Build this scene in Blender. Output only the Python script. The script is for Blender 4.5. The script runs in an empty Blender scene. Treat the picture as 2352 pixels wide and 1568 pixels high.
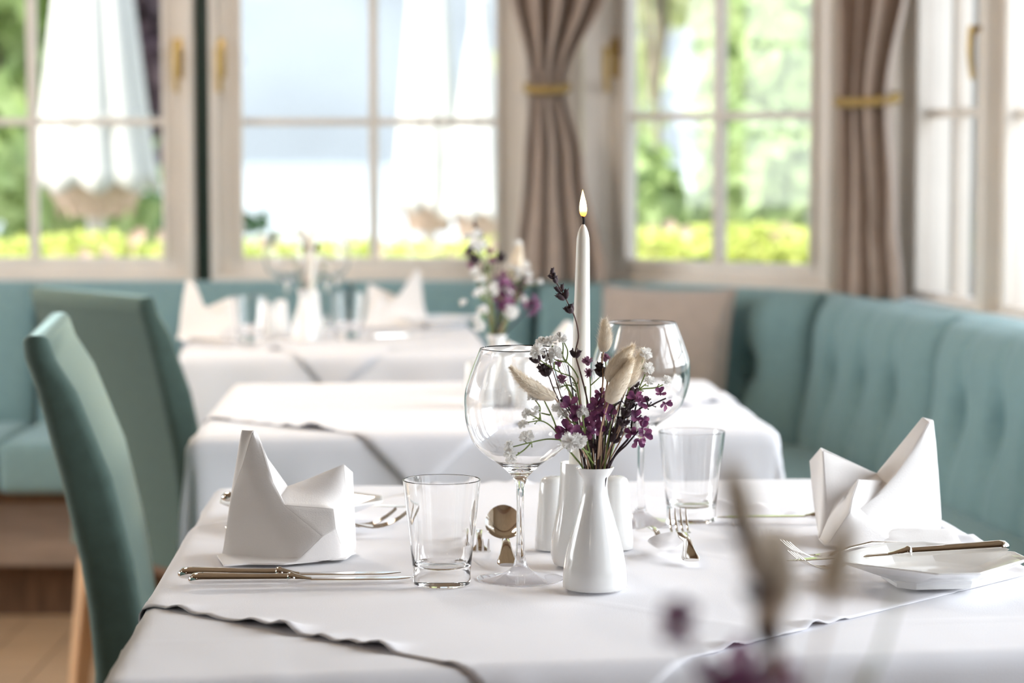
import bpy, bmesh, math, random
from mathutils import Vector, Matrix, noise
random.seed(7); HAZE = 0.0008
sc = bpy.context.scene
COL = sc.collection
PI = math.pi

# ---------------------------------------------------------------- camera, sky, sun, exposure
CAM_Z, FPX, HOR = 1.15, 5553.0, 350.0
cd = bpy.data.cameras.new('camera'); cam = bpy.data.objects.new('camera', cd); COL.objects.link(cam)
PITCH = math.atan((784 - HOR) / FPX)
cam.location = (0, 0, CAM_Z); cam.rotation_euler = (PI/2 - PITCH, 0, 0)
cd.sensor_fit = 'HORIZONTAL'; cd.sensor_width = 36; cd.lens = 36 * FPX / 2352
cd.clip_start = .05; cd.clip_end = 9000
cd.dof.use_dof = True; cd.dof.focus_distance = 2.27; cd.dof.aperture_fstop = 4.9; cd.dof.aperture_blades = 9
sc.camera = cam
sc.view_settings.view_transform = 'Standard'; sc.view_settings.look = 'None'
sc.view_settings.gamma = 1; sc.view_settings.use_curve_mapping = False
sc.view_settings.exposure = 0.88
cy = sc.cycles
cy.use_denoising = True; cy.max_bounces = 14; cy.transmission_bounces = 14; cy.transparent_max_bounces = 24
cy.diffuse_bounces = 5; cy.glossy_bounces = 6; cy.sample_clamp_indirect = 8; cy.blur_glossy = 0.0

W = bpy.data.worlds.new('sky'); sc.world = W; W.use_nodes = True
nt = W.node_tree; nt.nodes.clear()
o_ = nt.nodes.new('ShaderNodeOutputWorld'); b_ = nt.nodes.new('ShaderNodeBackground')
g_ = nt.nodes.new('ShaderNodeTexCoord'); s_ = nt.nodes.new('ShaderNodeSeparateXYZ'); r_ = nt.nodes.new('ShaderNodeValToRGB')
nt.links.new(g_.outputs['Generated'], s_.inputs[0]); nt.links.new(s_.outputs['Z'], r_.inputs[0])
r_.color_ramp.elements[0].position = 0; r_.color_ramp.elements[0].color = (.93, .96, 1, 1)
r_.color_ramp.elements[1].position = .7; r_.color_ramp.elements[1].color = (.62, .78, 1, 1)
nt.links.new(r_.outputs[0], b_.inputs[0]); nt.links.new(b_.outputs[0], o_.inputs[0])
b_.inputs['Strength'].default_value = 1.15
sd = bpy.data.lights.new('sun', 'SUN'); sd.energy = 5.0; sd.angle = .02; sd.color = (1, .95, .86)
sun = bpy.data.objects.new('sun', sd); COL.objects.link(sun); sun.location = (-8, -3, 12)
sun.rotation_euler = Vector((.62, .58, -.8)).to_track_quat('-Z', 'Y').to_euler()
for loc, en in (((-1.5, -1.4, 2.25), 4), ((-2.2, 2.2, 2.25), 7), ((-1.0, 4.3, 2.3), 32)):
    ld = bpy.data.lights.new('pendant_lamp_light', 'POINT'); ld.shadow_soft_size = .18; ld.energy = en; ld.color = (1, .965, .92)
    lo = bpy.data.objects.new('pendant_lamp_light', ld); COL.objects.link(lo); lo.location = loc
ld = bpy.data.lights.new('daylight_boost', 'AREA'); ld.shape = 'RECTANGLE'; ld.size = 1.3; ld.size_y = 3.6; ld.energy = 47; ld.spread = math.radians(125); ld.color = (.93, .955, 1)  # extra area light outside the right windows, boosting the sky's daylight
lo = bpy.data.objects.new('daylight_boost', ld); COL.objects.link(lo); lo.location = (2.1, 2.95, 1.6); lo.rotation_euler = (0, math.radians(80), 0)
ld = bpy.data.lights.new('daylight_boost', 'AREA'); ld.shape = 'RECTANGLE'; ld.size = 1.2; ld.size_y = 2.9; ld.energy = 34; ld.spread = math.radians(125); ld.color = (.95, .97, 1)  # extra area light outside the left window, added to brighten the right bench
lo = bpy.data.objects.new('daylight_boost', ld); COL.objects.link(lo); lo.location = (-4.05, 4.1, 1.5); lo.rotation_euler = (0, math.radians(-84), 0)

# ---------------------------------------------------------------- picture measurements -> metres
CT, ST = math.cos(PITCH), math.sin(PITCH)
def ray(px, py):
    a, b = (px - 1176) / FPX, (784 - py) / FPX
    return Vector((a, CT + b * ST, -ST + b * CT))
def onz(px, py, z=.75):
    d = ray(px, py); t = (z - CAM_Z) / d.z
    return Vector((0, 0, CAM_Z)) + d * t
def ony(px, py, Y):
    d = ray(px, py)
    return Vector((0, 0, CAM_Z)) + d * (Y / d.y)
def V(*a): return Vector(a)

# ---------------------------------------------------------------- materials
def mat(name, col, rough=.6, metal=0, var=0, vscale=8, bump=0, bscale=200, sheen=0, coat=0, stint=None, spec=.5, trans=0, ior=1.5, col2=None, wave=None, sss=0):
    m = bpy.data.materials.new(name); m.use_nodes = True
    N, L = m.node_tree.nodes, m.node_tree.links
    p = N['Principled BSDF']
    c = (*col, 1); p.inputs['Base Color'].default_value = c
    p.inputs['Roughness'].default_value = rough; p.inputs['Metallic'].default_value = metal
    p.inputs['Specular IOR Level'].default_value = spec; p.inputs['IOR'].default_value = ior
    p.inputs['Sheen Weight'].default_value = sheen; p.inputs['Coat Weight'].default_value = coat
    p.inputs['Transmission Weight'].default_value = trans; p.inputs['Coat Roughness'].default_value = .06
    if sss:
        p.inputs['Subsurface Weight'].default_value = sss; p.inputs['Subsurface Radius'].default_value = (.01, .008, .006); p.inputs['Subsurface Scale'].default_value = .6
    if stint: p.inputs['Sheen Tint'].default_value = (*stint, 1); p.inputs['Sheen Roughness'].default_value = .45
    tc = N.new('ShaderNodeTexCoord')
    if var or col2:
        t = N.new('ShaderNodeTexNoise'); t.inputs['Scale'].default_value = vscale; t.inputs['Detail'].default_value = 5
        L.new(tc.outputs['Object'], t.inputs['Vector'])
        if wave:
            mp = N.new('ShaderNodeMapping'); mp.inputs['Scale'].default_value = wave
            L.new(tc.outputs['Object'], mp.inputs[0]); L.new(mp.outputs[0], t.inputs['Vector'])
        r = N.new('ShaderNodeValToRGB')
        r.color_ramp.elements[0].position = .3; r.color_ramp.elements[1].position = .7
        r.color_ramp.elements[0].color = (*[x * (1 - var) for x in col], 1)
        r.color_ramp.elements[1].color = (*(col2 or [min(1, x * (1 + var)) for x in col]), 1)
        L.new(t.outputs['Fac'], r.inputs[0]); L.new(r.outputs[0], p.inputs['Base Color'])
    if bump:
        t2 = N.new('ShaderNodeTexNoise'); t2.inputs['Scale'].default_value = bscale; t2.inputs['Detail'].default_value = 3
        L.new(tc.outputs['Object'], t2.inputs['Vector'])
        b = N.new('ShaderNodeBump'); b.inputs['Strength'].default_value = bump; b.inputs['Distance'].default_value = .002
        L.new(t2.outputs['Fac'], b.inputs['Height']); L.new(b.outputs[0], p.inputs['Normal'])
    return m
def leafmat(name, col, col2, tr=.35, vs=6):
    m = mat(name, col, .5, col2=col2, vscale=vs)
    N, L = m.node_tree.nodes, m.node_tree.links
    p = N['Principled BSDF']; out = N['Material Output']
    t = N.new('ShaderNodeBsdfTranslucent'); mx = N.new('ShaderNodeMixShader'); mx.inputs[0].default_value = tr
    r = [n for n in N if n.type == 'VALTORGB'][0]
    L.new(r.outputs[0], t.inputs[0]); L.new(p.outputs[0], mx.inputs[1]); L.new(t.outputs[0], mx.inputs[2]); L.new(mx.outputs[0], out.inputs[0])
    return m
def panemat():
    m = bpy.data.materials.new('window_glass'); m.use_nodes = True
    N, L = m.node_tree.nodes, m.node_tree.links; N.remove(N['Principled BSDF'])
    t = N.new('ShaderNodeBsdfTransparent'); t.inputs[0].default_value = (.95, .97, .96, 1)
    g = N.new('ShaderNodeBsdfGlossy'); g.inputs['Roughness'].default_value = .02
    lw = N.new('ShaderNodeLayerWeight'); pw = N.new('ShaderNodeMath'); pw.operation = 'POWER'; pw.inputs[1].default_value = 5
    f = N.new('ShaderNodeMath'); f.operation = 'MULTIPLY_ADD'; f.inputs[1].default_value = .9; f.inputs[2].default_value = .05
    L.new(lw.outputs['Facing'], pw.inputs[0]); L.new(pw.outputs[0], f.inputs[0])
    mx = N.new('ShaderNodeMixShader')
    L.new(f.outputs[0], mx.inputs[0]); L.new(t.outputs[0], mx.inputs[1]); L.new(g.outputs[0], mx.inputs[2]); L.new(mx.outputs[0], N['Material Output'].inputs[0])
    return m
def glassmat():
    m = bpy.data.materials.new('clear_glass'); m.use_nodes = True
    N, L = m.node_tree.nodes, m.node_tree.links; N.remove(N['Principled BSDF'])
    g = N.new('ShaderNodeBsdfGlass'); g.inputs['Roughness'].default_value = 0; g.inputs['IOR'].default_value = 1.48
    L.new(g.outputs[0], N['Material Output'].inputs[0])
    return m
def emis(name, stops):
    m = bpy.data.materials.new(name); m.use_nodes = True
    N, L = m.node_tree.nodes, m.node_tree.links; N.remove(N['Principled BSDF'])
    tc = N.new('ShaderNodeTexCoord'); s = N.new('ShaderNodeSeparateXYZ'); L.new(tc.outputs['Generated'], s.inputs[0])
    r = N.new('ShaderNodeValToRGB'); L.new(s.outputs['Z'], r.inputs[0])
    el = r.color_ramp.elements
    while len(el) < len(stops): el.new(.5)
    for e, (p, c) in zip(el, stops): e.position = p; e.color = (*c, 1)
    em = N.new('ShaderNodeEmission'); em.inputs[1].default_value = 3.0
    L.new(r.outputs[0], em.inputs[0]); L.new(em.outputs[0], N['Material Output'].inputs[0])
    return m

M = dict(
 linen=mat('white_linen', (.785, .78, .815), .85, var=.02, vscale=3, bump=.12, bscale=700, sheen=.15),
 overlay=mat('white_overlay_linen', (.80, .79, .825), .85, var=.02, vscale=4, bump=.12, bscale=700, sheen=.15),
 napkin=mat('napkin_cotton', (.83, .80, .785), .9, var=.015, vscale=6, bump=.18, bscale=900, sheen=.2),
 porcelain=mat('white_porcelain', (.82, .815, .80), .13, var=.01, vscale=5, coat=.5),
 steel=mat('polished_steel', (.86, .84, .81), .07, 1, var=.03, vscale=30),
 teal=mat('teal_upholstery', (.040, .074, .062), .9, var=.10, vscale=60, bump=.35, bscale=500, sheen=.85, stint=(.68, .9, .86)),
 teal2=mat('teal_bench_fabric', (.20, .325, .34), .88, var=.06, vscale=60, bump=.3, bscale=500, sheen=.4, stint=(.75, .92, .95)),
 button=mat('button_fabric', (.10, .19, .20), .9, var=.1, vscale=50),
 wood=mat('beech_wood', (.58, .36, .20), .5, var=.2, vscale=5, wave=(14, 14, 1.5)),
 darkwood=mat('walnut_wood', (.16, .085, .045), .5, var=.3, vscale=5, wave=(14, 14, 1.5)),
 plinth=mat('plinth_board', (.33, .25, .20), .6, var=.15, vscale=5, wave=(1.5, 14, 14)),
 paint=mat('cream_window_paint', (.80, .735, .665), .45, var=.04, vscale=7),
 sillpaint=mat('pale_sill_paint', (.76, .77, .75), .45, var=.04, vscale=7),
 greenpost=mat('dark_green_paint', (.006, .03, .022), .5, var=.2, vscale=7),
 wall=mat('cream_plaster', (.68, .60, .50), .9, var=.05, vscale=4, bump=.2, bscale=80),
 panel=mat('warm_wood_wall', (.34, .24, .16), .55, var=.2, vscale=4, wave=(6, 6, .7)),
 ceil=mat('wood_ceiling', (.30, .21, .13), .5, var=.15, vscale=4, wave=(6, .7, 6)),
 floor=mat('oak_floor', (.46, .32, .20), .4, var=.2, vscale=4, wave=(1.2, 9, 9)),
 curtain=mat('taupe_curtain_cloth', (.44, .345, .285), .85, var=.06, vscale=30, bump=.2, bscale=500, sheen=.35),
 gold=mat('gold_braid', (.40, .27, .09), .5, .3, var=.2, vscale=90),
 brass=mat('brass', (.55, .40, .17), .45, 1, var=.1, vscale=30),
 pillow=mat('taupe_pillow_cloth', (.47, .39, .335), .9, var=.06, vscale=40, bump=.3, bscale=500, sheen=.3),
 wax=mat('ivory_wax', (.86, .83, .76), .38, var=.01, vscale=6, sss=.25),
 wick=mat('burnt_wick', (.015, .01, .01), .9, var=.3, vscale=90),
 flame=emis('candle_flame', [(0, (.75, .12, .02)), (.16, (1, .38, .06)), (.45, (1, .86, .55)), (.8, (1, .72, .32)), (1, (1, .55, .18))]),
 glass=glassmat(), pane=panemat(),
 greenstem=mat('green_stem', (.20, .27, .07), .6, var=.25, vscale=50),
 brownstem=mat('brown_stem', (.10, .045, .035), .7, var=.3, vscale=60),
 tanstem=mat('straw_stem', (.50, .33, .22), .7, var=.2, vscale=60),
 darkstem=mat('dark_stem', (.028, .012, .018), .7, var=.3, vscale=60),
 gyp=leafmat('white_petals', (.90, .885, .86), (.95, .935, .91), .38),
 statice=leafmat('plum_petals', (.075, .012, .07), (.40, .13, .27), .4, 120),
 pink=leafmat('mauve_petals', (.30, .12, .22), (.52, .29, .40), .3, 60),
 bud=mat('lavender_bud', (.045, .022, .028), .8, var=.6, vscale=160, sheen=.12),
 tail=mat('cream_fuzz', (.80, .70, .56), .95, var=.12, vscale=60, sheen=.5),
 canvas=mat('white_parasol_canvas', (.64, .625, .60), .9, var=.02, vscale=4),
 pole=mat('white_pole', (.74, .70, .66), .5, var=.03, vscale=8),
 strap=mat('beige_strap', (.62, .46, .36), .8, var=.06, vscale=20),
 lawn=mat('lawn', (.10, .18, .04), .9, var=.3, vscale=2),
 gravel=mat('pale_terrace', (.5, .48, .44), .9, var=.1, vscale=4),
 water=mat('glitter_white_lake_water', (.66, .71, .72), .35, var=.05, vscale=.02, spec=.8),  # pale base colour stands in for sun glitter on the water
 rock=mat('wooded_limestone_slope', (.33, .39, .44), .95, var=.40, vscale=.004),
 hedge=leafmat('hedge_leaf', (.40, .47, .08), (.74, .77, .24)),
 hedgecore=mat('hedge_core', (.10, .15, .02), .9, var=.3, vscale=6),
 pinkbloom=leafmat('pink_bloom', (.66, .42, .40), (.82, .62, .55)),
 leafl=leafmat('light_leaf', (.62, .69, .36), (.86, .88, .60), .5),
 leafm=leafmat('mid_leaf', (.30, .42, .16), (.50, .60, .28), .4),
 leafd=leafmat('dark_leaf', (.05, .12, .05), (.10, .20, .08), .3),
 leafp=leafmat('copper_leaf', (.09, .06, .08), (.19, .13, .16), .3),
 bark=mat('bark', (.22, .19, .14), .95, var=.3, vscale=10),
 facade=mat('white_facade', (.33, .33, .315), .8, var=.03, vscale=3),
 roof=mat('grey_roof', (.12, .11, .10), .8, var=.2, vscale=3),
)

# ---------------------------------------------------------------- mesh helpers
def upnorm(bm):
    bm.normal_update(); f = max(bm.faces, key=lambda f: abs(f.normal.z))
    if sum(q.normal.z for q in bm.faces) < 0: bmesh.ops.reverse_faces(bm, faces=bm.faces[:])
def obj(name, bm, m, parent=None, loc=None, smooth=True, angle=40, fixn=True):
    me = bpy.data.meshes.new(name)
    if fixn: bmesh.ops.recalc_face_normals(bm, faces=bm.faces[:])
    bm.to_mesh(me); bm.free()
    if m: me.materials.append(M[m] if isinstance(m, str) else m)
    if smooth:
        me.shade_smooth() if hasattr(me, 'shade_smooth') else None
        try: me.set_sharp_from_angle(angle=math.radians(angle))
        except Exception: pass
    o = bpy.data.objects.new(name, me); COL.objects.link(o)
    if parent: o.parent = parent
    if loc is not None: o.location = loc
    return o
def tag(o, label, cat=None, group=None, kind=None):
    if label: o['label'] = label
    if cat: o['category'] = cat
    if group: o['group'] = group
    if kind: o['kind'] = kind
    return o
def thing(name, label, cat, loc=(0, 0, 0), rz=0, group=None):
    o = bpy.data.objects.new(name, None); COL.objects.link(o); o.empty_display_size = .05
    o.location = loc; o.rotation_euler = (0, 0, rz)
    return tag(o, label, cat, group)
def struct(o):
    o['kind'] = 'structure'; return o
def dup(o, loc, rz=None, label=None, group=None, scale=None, parent=None):
    c = o.copy(); COL.objects.link(c); c.parent = parent
    if parent is None:
        c.location = loc
        if rz is not None: c.rotation_euler = (0, 0, rz)
        if scale: c.scale = (scale,) * 3
        if label: c['label'] = label
        if group: c['group'] = group
        elif 'group' in c and group == '': del c['group']
    for ch in o.children: dup(ch, None, parent=c)
    return c
def box(bm, c, s, rz=0, bev=0):
    r = bmesh.ops.create_cube(bm, size=1)
    mx = Matrix.Translation(c) @ Matrix.Rotation(rz, 4, 'Z') @ Matrix.Diagonal((*s, 1))
    bmesh.ops.transform(bm, matrix=mx, verts=r['verts'])
    if bev:
        es = list({e for v in r['verts'] for e in v.link_edges})
        bmesh.ops.bevel(bm, geom=es, offset=bev, segments=2, affect='EDGES', profile=.5)
def rings(bm, loops, cap0=True, cap1=True, closed=True):
    vs = [[bm.verts.new(p) for p in lp] for lp in loops]
    n = len(vs[0])
    for a, b in zip(vs, vs[1:]):
        for i in range(n if closed else n - 1):
            j = (i + 1) % n
            try: bm.faces.new((a[i], a[j], b[j], b[i]))
            except ValueError: pass
    if cap0: bm.faces.new(vs[0])
    if cap1: bm.faces.new(list(reversed(vs[-1])))
    return vs
def lathe(bm, prof, n=48, c=(0, 0, 0), mod=None):
    c = Vector(c); rows = []
    for r, z in prof:
        if r < 1e-6: rows.append([bm.verts.new(c + V(0, 0, z))])
        else: rows.append([bm.verts.new(c + V(r * math.cos(2*PI*i/n), r * math.sin(2*PI*i/n), z) * 1.0 if not mod else c + V(*mod(r, z, 2*PI*i/n))) for i in range(n)])
    for a, b in zip(rows, rows[1:]):
        for i in range(n):
            j = (i + 1) % n
            if len(a) == 1 and len(b) == 1: continue
            if len(a) == 1: bm.faces.new((a[0], b[j], b[i]))
            elif len(b) == 1: bm.faces.new((a[i], a[j], b[0]))
            else: bm.faces.new((a[i], a[j], b[j], b[i]))
def smoothpts(pts, k=4):
    pts = [Vector(p) for p in pts]
    if len(pts) < 3: return pts
    q = [2*pts[0]-pts[1]] + pts + [2*pts[-1]-pts[-2]]; out = []
    for i in range(1, len(q) - 2):
        for t in range(k):
            t /= k; a, b, c, d = q[i-1], q[i], q[i+1], q[i+2]
            out.append(.5*((2*b) + (c-a)*t + (2*a-5*b+4*c-d)*t*t + (3*b-a-3*c+d)*t**3))
    return out + [pts[-1]]
def tube(bm, pts, r, n=6, r1=None, cap=True):
    pts = [Vector(p) for p in pts]; loops = []; m = len(pts)
    up = None
    for i, p in enumerate(pts):
        d = (pts[min(i+1, m-1)] - pts[max(i-1, 0)]).normalized()
        if up is None: up = d.orthogonal().normalized()
        else:
            up = (up - d * up.dot(d))
            up = up.normalized() if up.length > 1e-6 else d.orthogonal().normalized()
        s = d.cross(up); rr = r if r1 is None else r + (r1 - r) * i / (m - 1)
        loops.append([p + (up*math.cos(2*PI*k/n) + s*math.sin(2*PI*k/n)) * rr for k in range(n)])
    rings(bm, loops, cap, cap)
def loft(bm, secs, n=14, e=2.4):
    # sections (x, y, z, half width, half height)
    loops = []
    for x, y, z, w, h in secs:
        lp = []
        for k in range(n):
            a = 2*PI*k/n; c, s = math.cos(a), math.sin(a)
            lp.append(V(x, y + w*math.copysign(abs(c)**(2/e), c), z + h*math.copysign(abs(s)**(2/e), s)))
        loops.append(lp)
    rings(bm, loops)
def ellipsoid(bm, c, r, d=None, n=8, m=6):
    res = bmesh.ops.create_uvsphere(bm, u_segments=n, v_segments=m, radius=1)
    q = (Vector(d).to_track_quat('Z', 'Y').to_matrix().to_4x4()) if d is not None else Matrix()
    bmesh.ops.transform(bm, matrix=Matrix.Translation(c) @ q @ Matrix.Diagonal((*r, 1)), verts=res['verts'])
def grid(bm, f, nu, nv):
    vs = [[bm.verts.new(f(i/nu, j/nv)) for j in range(nv+1)] for i in range(nu+1)]
    for i in range(nu):
        for j in range(nv): bm.faces.new((vs[i][j], vs[i+1][j], vs[i+1][j+1], vs[i][j+1]))
    return vs

# ---------------------------------------------------------------- room shell
def prism(name, poly, z0, z1, m):
    bm = bmesh.new()
    rings(bm, [[V(x, y, z0) for x, y in poly], [V(x, y, z1) for x, y in poly]])
    return obj(name, bm, m, smooth=False)
WALLPTS = [(-3.7, 6.5), (.19, 6.5), (.25, 6.46), (.81, 6.04), (.965, 5.87), (1.06, 5.30), (1.30, 3.50), (1.56, .20), (1.56, -3.2)]
ROOM = [(-3.7, -3.2)] + WALLPTS
OUT = [(-3.9, -3.4), (-3.9, 6.66), (.22, 6.66), (.36, 6.6), (.93, 6.16), (1.11, 5.95), (1.22, 5.32), (1.46, 3.51), (1.72, .2), (1.72, -3.4)]
struct(prism('ceiling', OUT, 2.6, 2.75, 'ceil'))
fl = struct(prism('floor', OUT, -.12, -.02, 'floor'))
bm = bmesh.new(); k = 0
row = 0; x = -3.7
while x < 1.7:                                   # real floor boards
    y = -3.2 + (k % 3) * -.4
    while y < 6.6:
        L_ = 1.6; y0, y1 = max(y, -3.2), min(y + L_, 6.6)
        if y1 - y0 > .05:
            pb = bmesh.new(); box(pb, (x + .069, (y0+y1)/2, -.01), (.136, y1-y0-.003, .02))
            if x < 0 and y0 > 1: obj('floor_plank', pb, 'floor', fl, smooth=False)
            else:
                mm = bpy.data.meshes.new('t'); pb.to_mesh(mm); bm.from_mesh(mm); bpy.data.meshes.remove(mm); pb.free()
        y += L_
    x += .139; k += 1
o = obj('floor_boarding', bm, 'floor', fl, smooth=False); o['kind'] = 'stuff'
def wallseg(name, a, b, z0, z1, m='wall', th=.14):
    a, b = V(*a, 0), V(*b, 0); d = (b - a).normalized(); n = V(-d.y, d.x, 0) # outward is left of a->b seen from inside going clockwise
    bm = bmesh.new(); q = [a, b, b + n*th, a + n*th]
    rings(bm, [[p + V(0, 0, z0) for p in q], [p + V(0, 0, z1) for p in q]])
    return struct(obj(name, bm, m, smooth=False))
SILL, TOP = .80, 2.06
names = ['wall_back', 'wall_back_corner', 'wall_bay', 'wall_bay_corner', 'wall_right', 'wall_right_middle', 'wall_right_front', 'wall_right_rear']
for i, nm in enumerate(names):
    a, b = WALLPTS[i], WALLPTS[i+1]
    if i in (1, 3):
        wallseg(nm, a, b, 0, 2.6, 'paint')
    elif i == 7: wallseg(nm, a, b, 0, 2.6, 'panel')
    else:
        wallseg(nm, a, b, 0, SILL); wallseg(nm + '_lintel', a, b, TOP, 2.6)
wallseg('wall_left', (-3.7, -3.2), (-3.7, 2.6), 0, 2.6, 'panel')
wallseg('wall_left_front', (-3.7, 2.6), (-3.7, 5.6), 0, SILL, 'panel'); wallseg('wall_left_lintel', (-3.7, 2.6), (-3.7, 5.6), TOP, 2.6, 'panel')
wallseg('wall_left_end', (-3.7, 5.6), (-3.7, 6.5), 0, 2.6, 'panel')
for i in range(6):                                # ceiling beams
    bm = bmesh.new(); box(bm, (-1.07, -2.4 + i*1.55, 2.54), (5.25, .14, .118), 0, .01); struct(obj('trim_ceiling_beam', bm, 'darkwood', angle=30))
wallseg('wall_rear', (1.56, -3.2), (-3.7, -3.2), 0, 2.6, 'panel')
# window boards under the panes (deep pale ledges behind the bench)
def ledge(name, pts, w, z0, z1, m):
    pts = [V(*p, 0) for p in pts]; inn = []
    for i, p in enumerate(pts):
        ds = []
        if i: ds.append((p - pts[i-1]).normalized())
        if i < len(pts)-1: ds.append((pts[i+1] - p).normalized())
        n = sum((V(d.y, -d.x, 0) for d in ds), V(0, 0, 0)).normalized(); n /= max(.5, n.dot(V(ds[0].y, -ds[0].x, 0)))
        inn.append(p + n * w)
    bm = bmesh.new()
    lo = [p for p in pts] + list(reversed(inn))
    a = [bm.verts.new(p + V(0, 0, z0)) for p in lo]; b = [bm.verts.new(p + V(0, 0, z1)) for p in lo]; n = len(lo); h = len(pts)
    for i in range(n): bm.faces.new((a[i], a[(i+1) % n], b[(i+1) % n], b[i]))
    for i in range(h-1):
        j = n-1-i
        bm.faces.new((b[i], b[i+1], b[j-1], b[j])); bm.faces.new((a[j], a[j-1], a[i+1], a[i]))
    return struct(obj(name, bm, m, smooth=False))
ledge('trim_window_board', WALLPTS[:8], .10, SILL - .035, SILL + .003, 'sillpaint')

# windows: frame (object) > sash members, muntins, panes, handles
def window(name, A, B, z0, z1, sashes, m='paint', depth=.06, off=.03):
    # sashes: (u0, u1, stile width, [muntin u], [bar z], handle u or None) ; u in metres from A to B
    A, B = V(*A, 0), V(*B, 0); Ln = (B - A).length; d = (B - A).normalized(); n = V(-d.y, d.x, 0); ang = math.atan2(d.y, d.x)
    def bar(bm, u0, u1, za, zb, dep, o=0): box(bm, A + d*((u0+u1)/2) + n*(off + o) + V(0, 0, (za+zb)/2), (u1-u0, dep, zb-za), ang, .004)
    bm = bmesh.new()
    bar(bm, 0, Ln, z0, z0+.022, .13); bar(bm, 0, Ln, z1-.03, z1, .13); bar(bm, 0, .02, z0+.022, z1-.03, .13); bar(bm, Ln-.02, Ln, z0+.022, z1-.03, .13)
    fr = struct(obj(name, bm, m, angle=30))
    for u0, u1, sw, mu, bz, hu in sashes:
        bm = bmesh.new(); zb, zt = z0+.022, z1-.03
        bar(bm, u0, u0+sw, zb, zt, depth); bar(bm, u1-sw, u1, zb, zt, depth); bar(bm, u0+sw, u1-sw, zb, zb+.045, depth); bar(bm, u0+sw, u1-sw, zt-.045, zt, depth)
        for q in (u0+sw, u1-sw-.012):            # raised glazing bead
            bar(bm, q, q+.012, zb+.045, zt-.045, .02, -.034)
        obj('sash', bm, m, fr, angle=30)
        us = [u0+sw] + mu + [u1-sw]; zs = [zb+.045] + bz + [zt-.045]
        for u in mu:
            bm = bmesh.new(); bar(bm, u-.012, u+.012, zb+.045, zt-.045, .036); obj('muntin', bm, m, fr, angle=30)
        for z in bz:
            bm = bmesh.new()
            for p, q in zip(us, us[1:]): bar(bm, p + (.012 if p in mu else 0), q - (.012 if q in mu else 0), z-.010, z+.010, .032)
            obj('glazing_bar', bm, m, fr, angle=30)
        for p, q in zip(us, us[1:]):
            for za, zc in zip(zs, zs[1:]):
                bm = bmesh.new(); a = .004
                pts = [A + d*(p+a) + n*off + V(0, 0, za+a), A + d*(q-a) + n*off + V(0, 0, za+a), A + d*(q-a) + n*off + V(0, 0, zc-a), A + d*(p+a) + n*off + V(0, 0, zc-a)]
                bm.faces.new([bm.verts.new(v) for v in pts]); obj('pane', bm, 'pane', fr, smooth=False)
        if hu is not None:
            hz = 1.40
            bm = bmesh.new(); c = A + d*hu - n*(depth/2 - off + .004)
            box(bm, c + V(0, 0, hz), (.028, .008, .105), ang, .003)
            tube(bm, [c + V(0, 0, hz+.02), c - n*.04 + V(0, 0, hz+.02)], .008, 10)
            tube(bm, smoothpts([c - n*.04 + V(0, 0, hz+.026), c - n*.043 + V(0, 0, hz-.03), c - n*.036 + V(0, 0, hz-.09)]), .009, 10, .007)
            obj('window_handle', bm, 'brass', fr)
    return fr
def ux(px, Y=6.5): return (px - 1176) * Y / FPX
ZB = 1.232
x0 = ux(-260)
window('window_1', (x0, 6.5), (ux(449), 6.5), SILL, TOP, [(0.02, ux(449)-x0-.005, .068, [ux(75)-x0], [ZB, ZB+.40], ux(413)-x0)])
xl = ux(-1100)
window('window_6', (xl, 6.5), (x0 - .08, 6.5), SILL, TOP, [(.02, x0-.08-xl-.02, .068, [(x0-.08-xl)/2], [ZB, ZB+.40], None)])
x1 = ux(487); e1 = ux(1212)
window('window_2', (x1, 6.5), (e1, 6.5), SILL, TOP, [(.005, e1-x1-.005, .068, [ux(858)-x1], [ZB, ZB+.40], ux(511)-x1)])
bm = bmesh.new(); box(bm, (ux(466), 6.56, 1.43), (ux(483)-ux(449), .06, 1.26)); struct(obj('trim_green_post', bm, 'greenpost', smooth=False))
bm = bmesh.new(); box(bm, ((e1+.19)/2, 6.57, 1.43), (.19-e1, .10, 1.26)); struct(obj('trim_back_post', bm, 'paint', smooth=False))
bm = bmesh.new(); box(bm, (x0-.04, 6.57, 1.43), (.08, .10, 1.26)); struct(obj('trim_left_post', bm, 'paint', smooth=False))
bm = bmesh.new(); box(bm, ((xl-3.7)/2, 6.57, 1.43), (xl+3.7, .14, 1.26)); struct(obj('trim_far_left_post', bm, 'wall', smooth=False))
window('window_3', WALLPTS[2], WALLPTS[3], SILL, TOP, [(.005, .695, .055, [.338], [ZB+.012, ZB+.42], .03)])
window('window_4', WALLPTS[4], WALLPTS[5], SILL-.05, TOP, [(.01, .555, .06, [.275], [ZB+.01, ZB+.42], .53)])
Lr = (V(*WALLPTS[6])-V(*WALLPTS[5])).length
window('window_5', WALLPTS[5], WALLPTS[6], SILL-.05, TOP, [(.02, Lr/2, .06, [Lr/4], [ZB, ZB+.4], None), (Lr/2, Lr-.02, .06, [Lr*.75], [ZB, ZB+.4], None)])
Lf = (V(*WALLPTS[7])-V(*WALLPTS[6])).length
window('window_7', WALLPTS[6], WALLPTS[7], SILL-.05, TOP, [(.02+i*(Lf-.04)/3, .02+(i+1)*(Lf-.04)/3, .06, [.02+(i+.5)*(Lf-.04)/3], [ZB, ZB+.4], None) for i in range(3)])
window('window_8', (-3.7, 2.6), (-3.7, 5.6), SILL, TOP, [(.02+i*.987, .02+(i+1)*.987, .06, [.02+(i+.5)*.987], [ZB, ZB+.4], None) for i in range(3)])  # unseen left-wall window, added to throw light onto the right bench
# eaves
ev = [(-4.3, -3.6), (-4.3, 6.8), (.3, 6.8), (1.2, 6.2), (1.6, 5.4), (2.15, .2), (2.15, -3.6)]
struct(prism('roof', ev, 2.76, 2.9, 'roof'))

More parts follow.
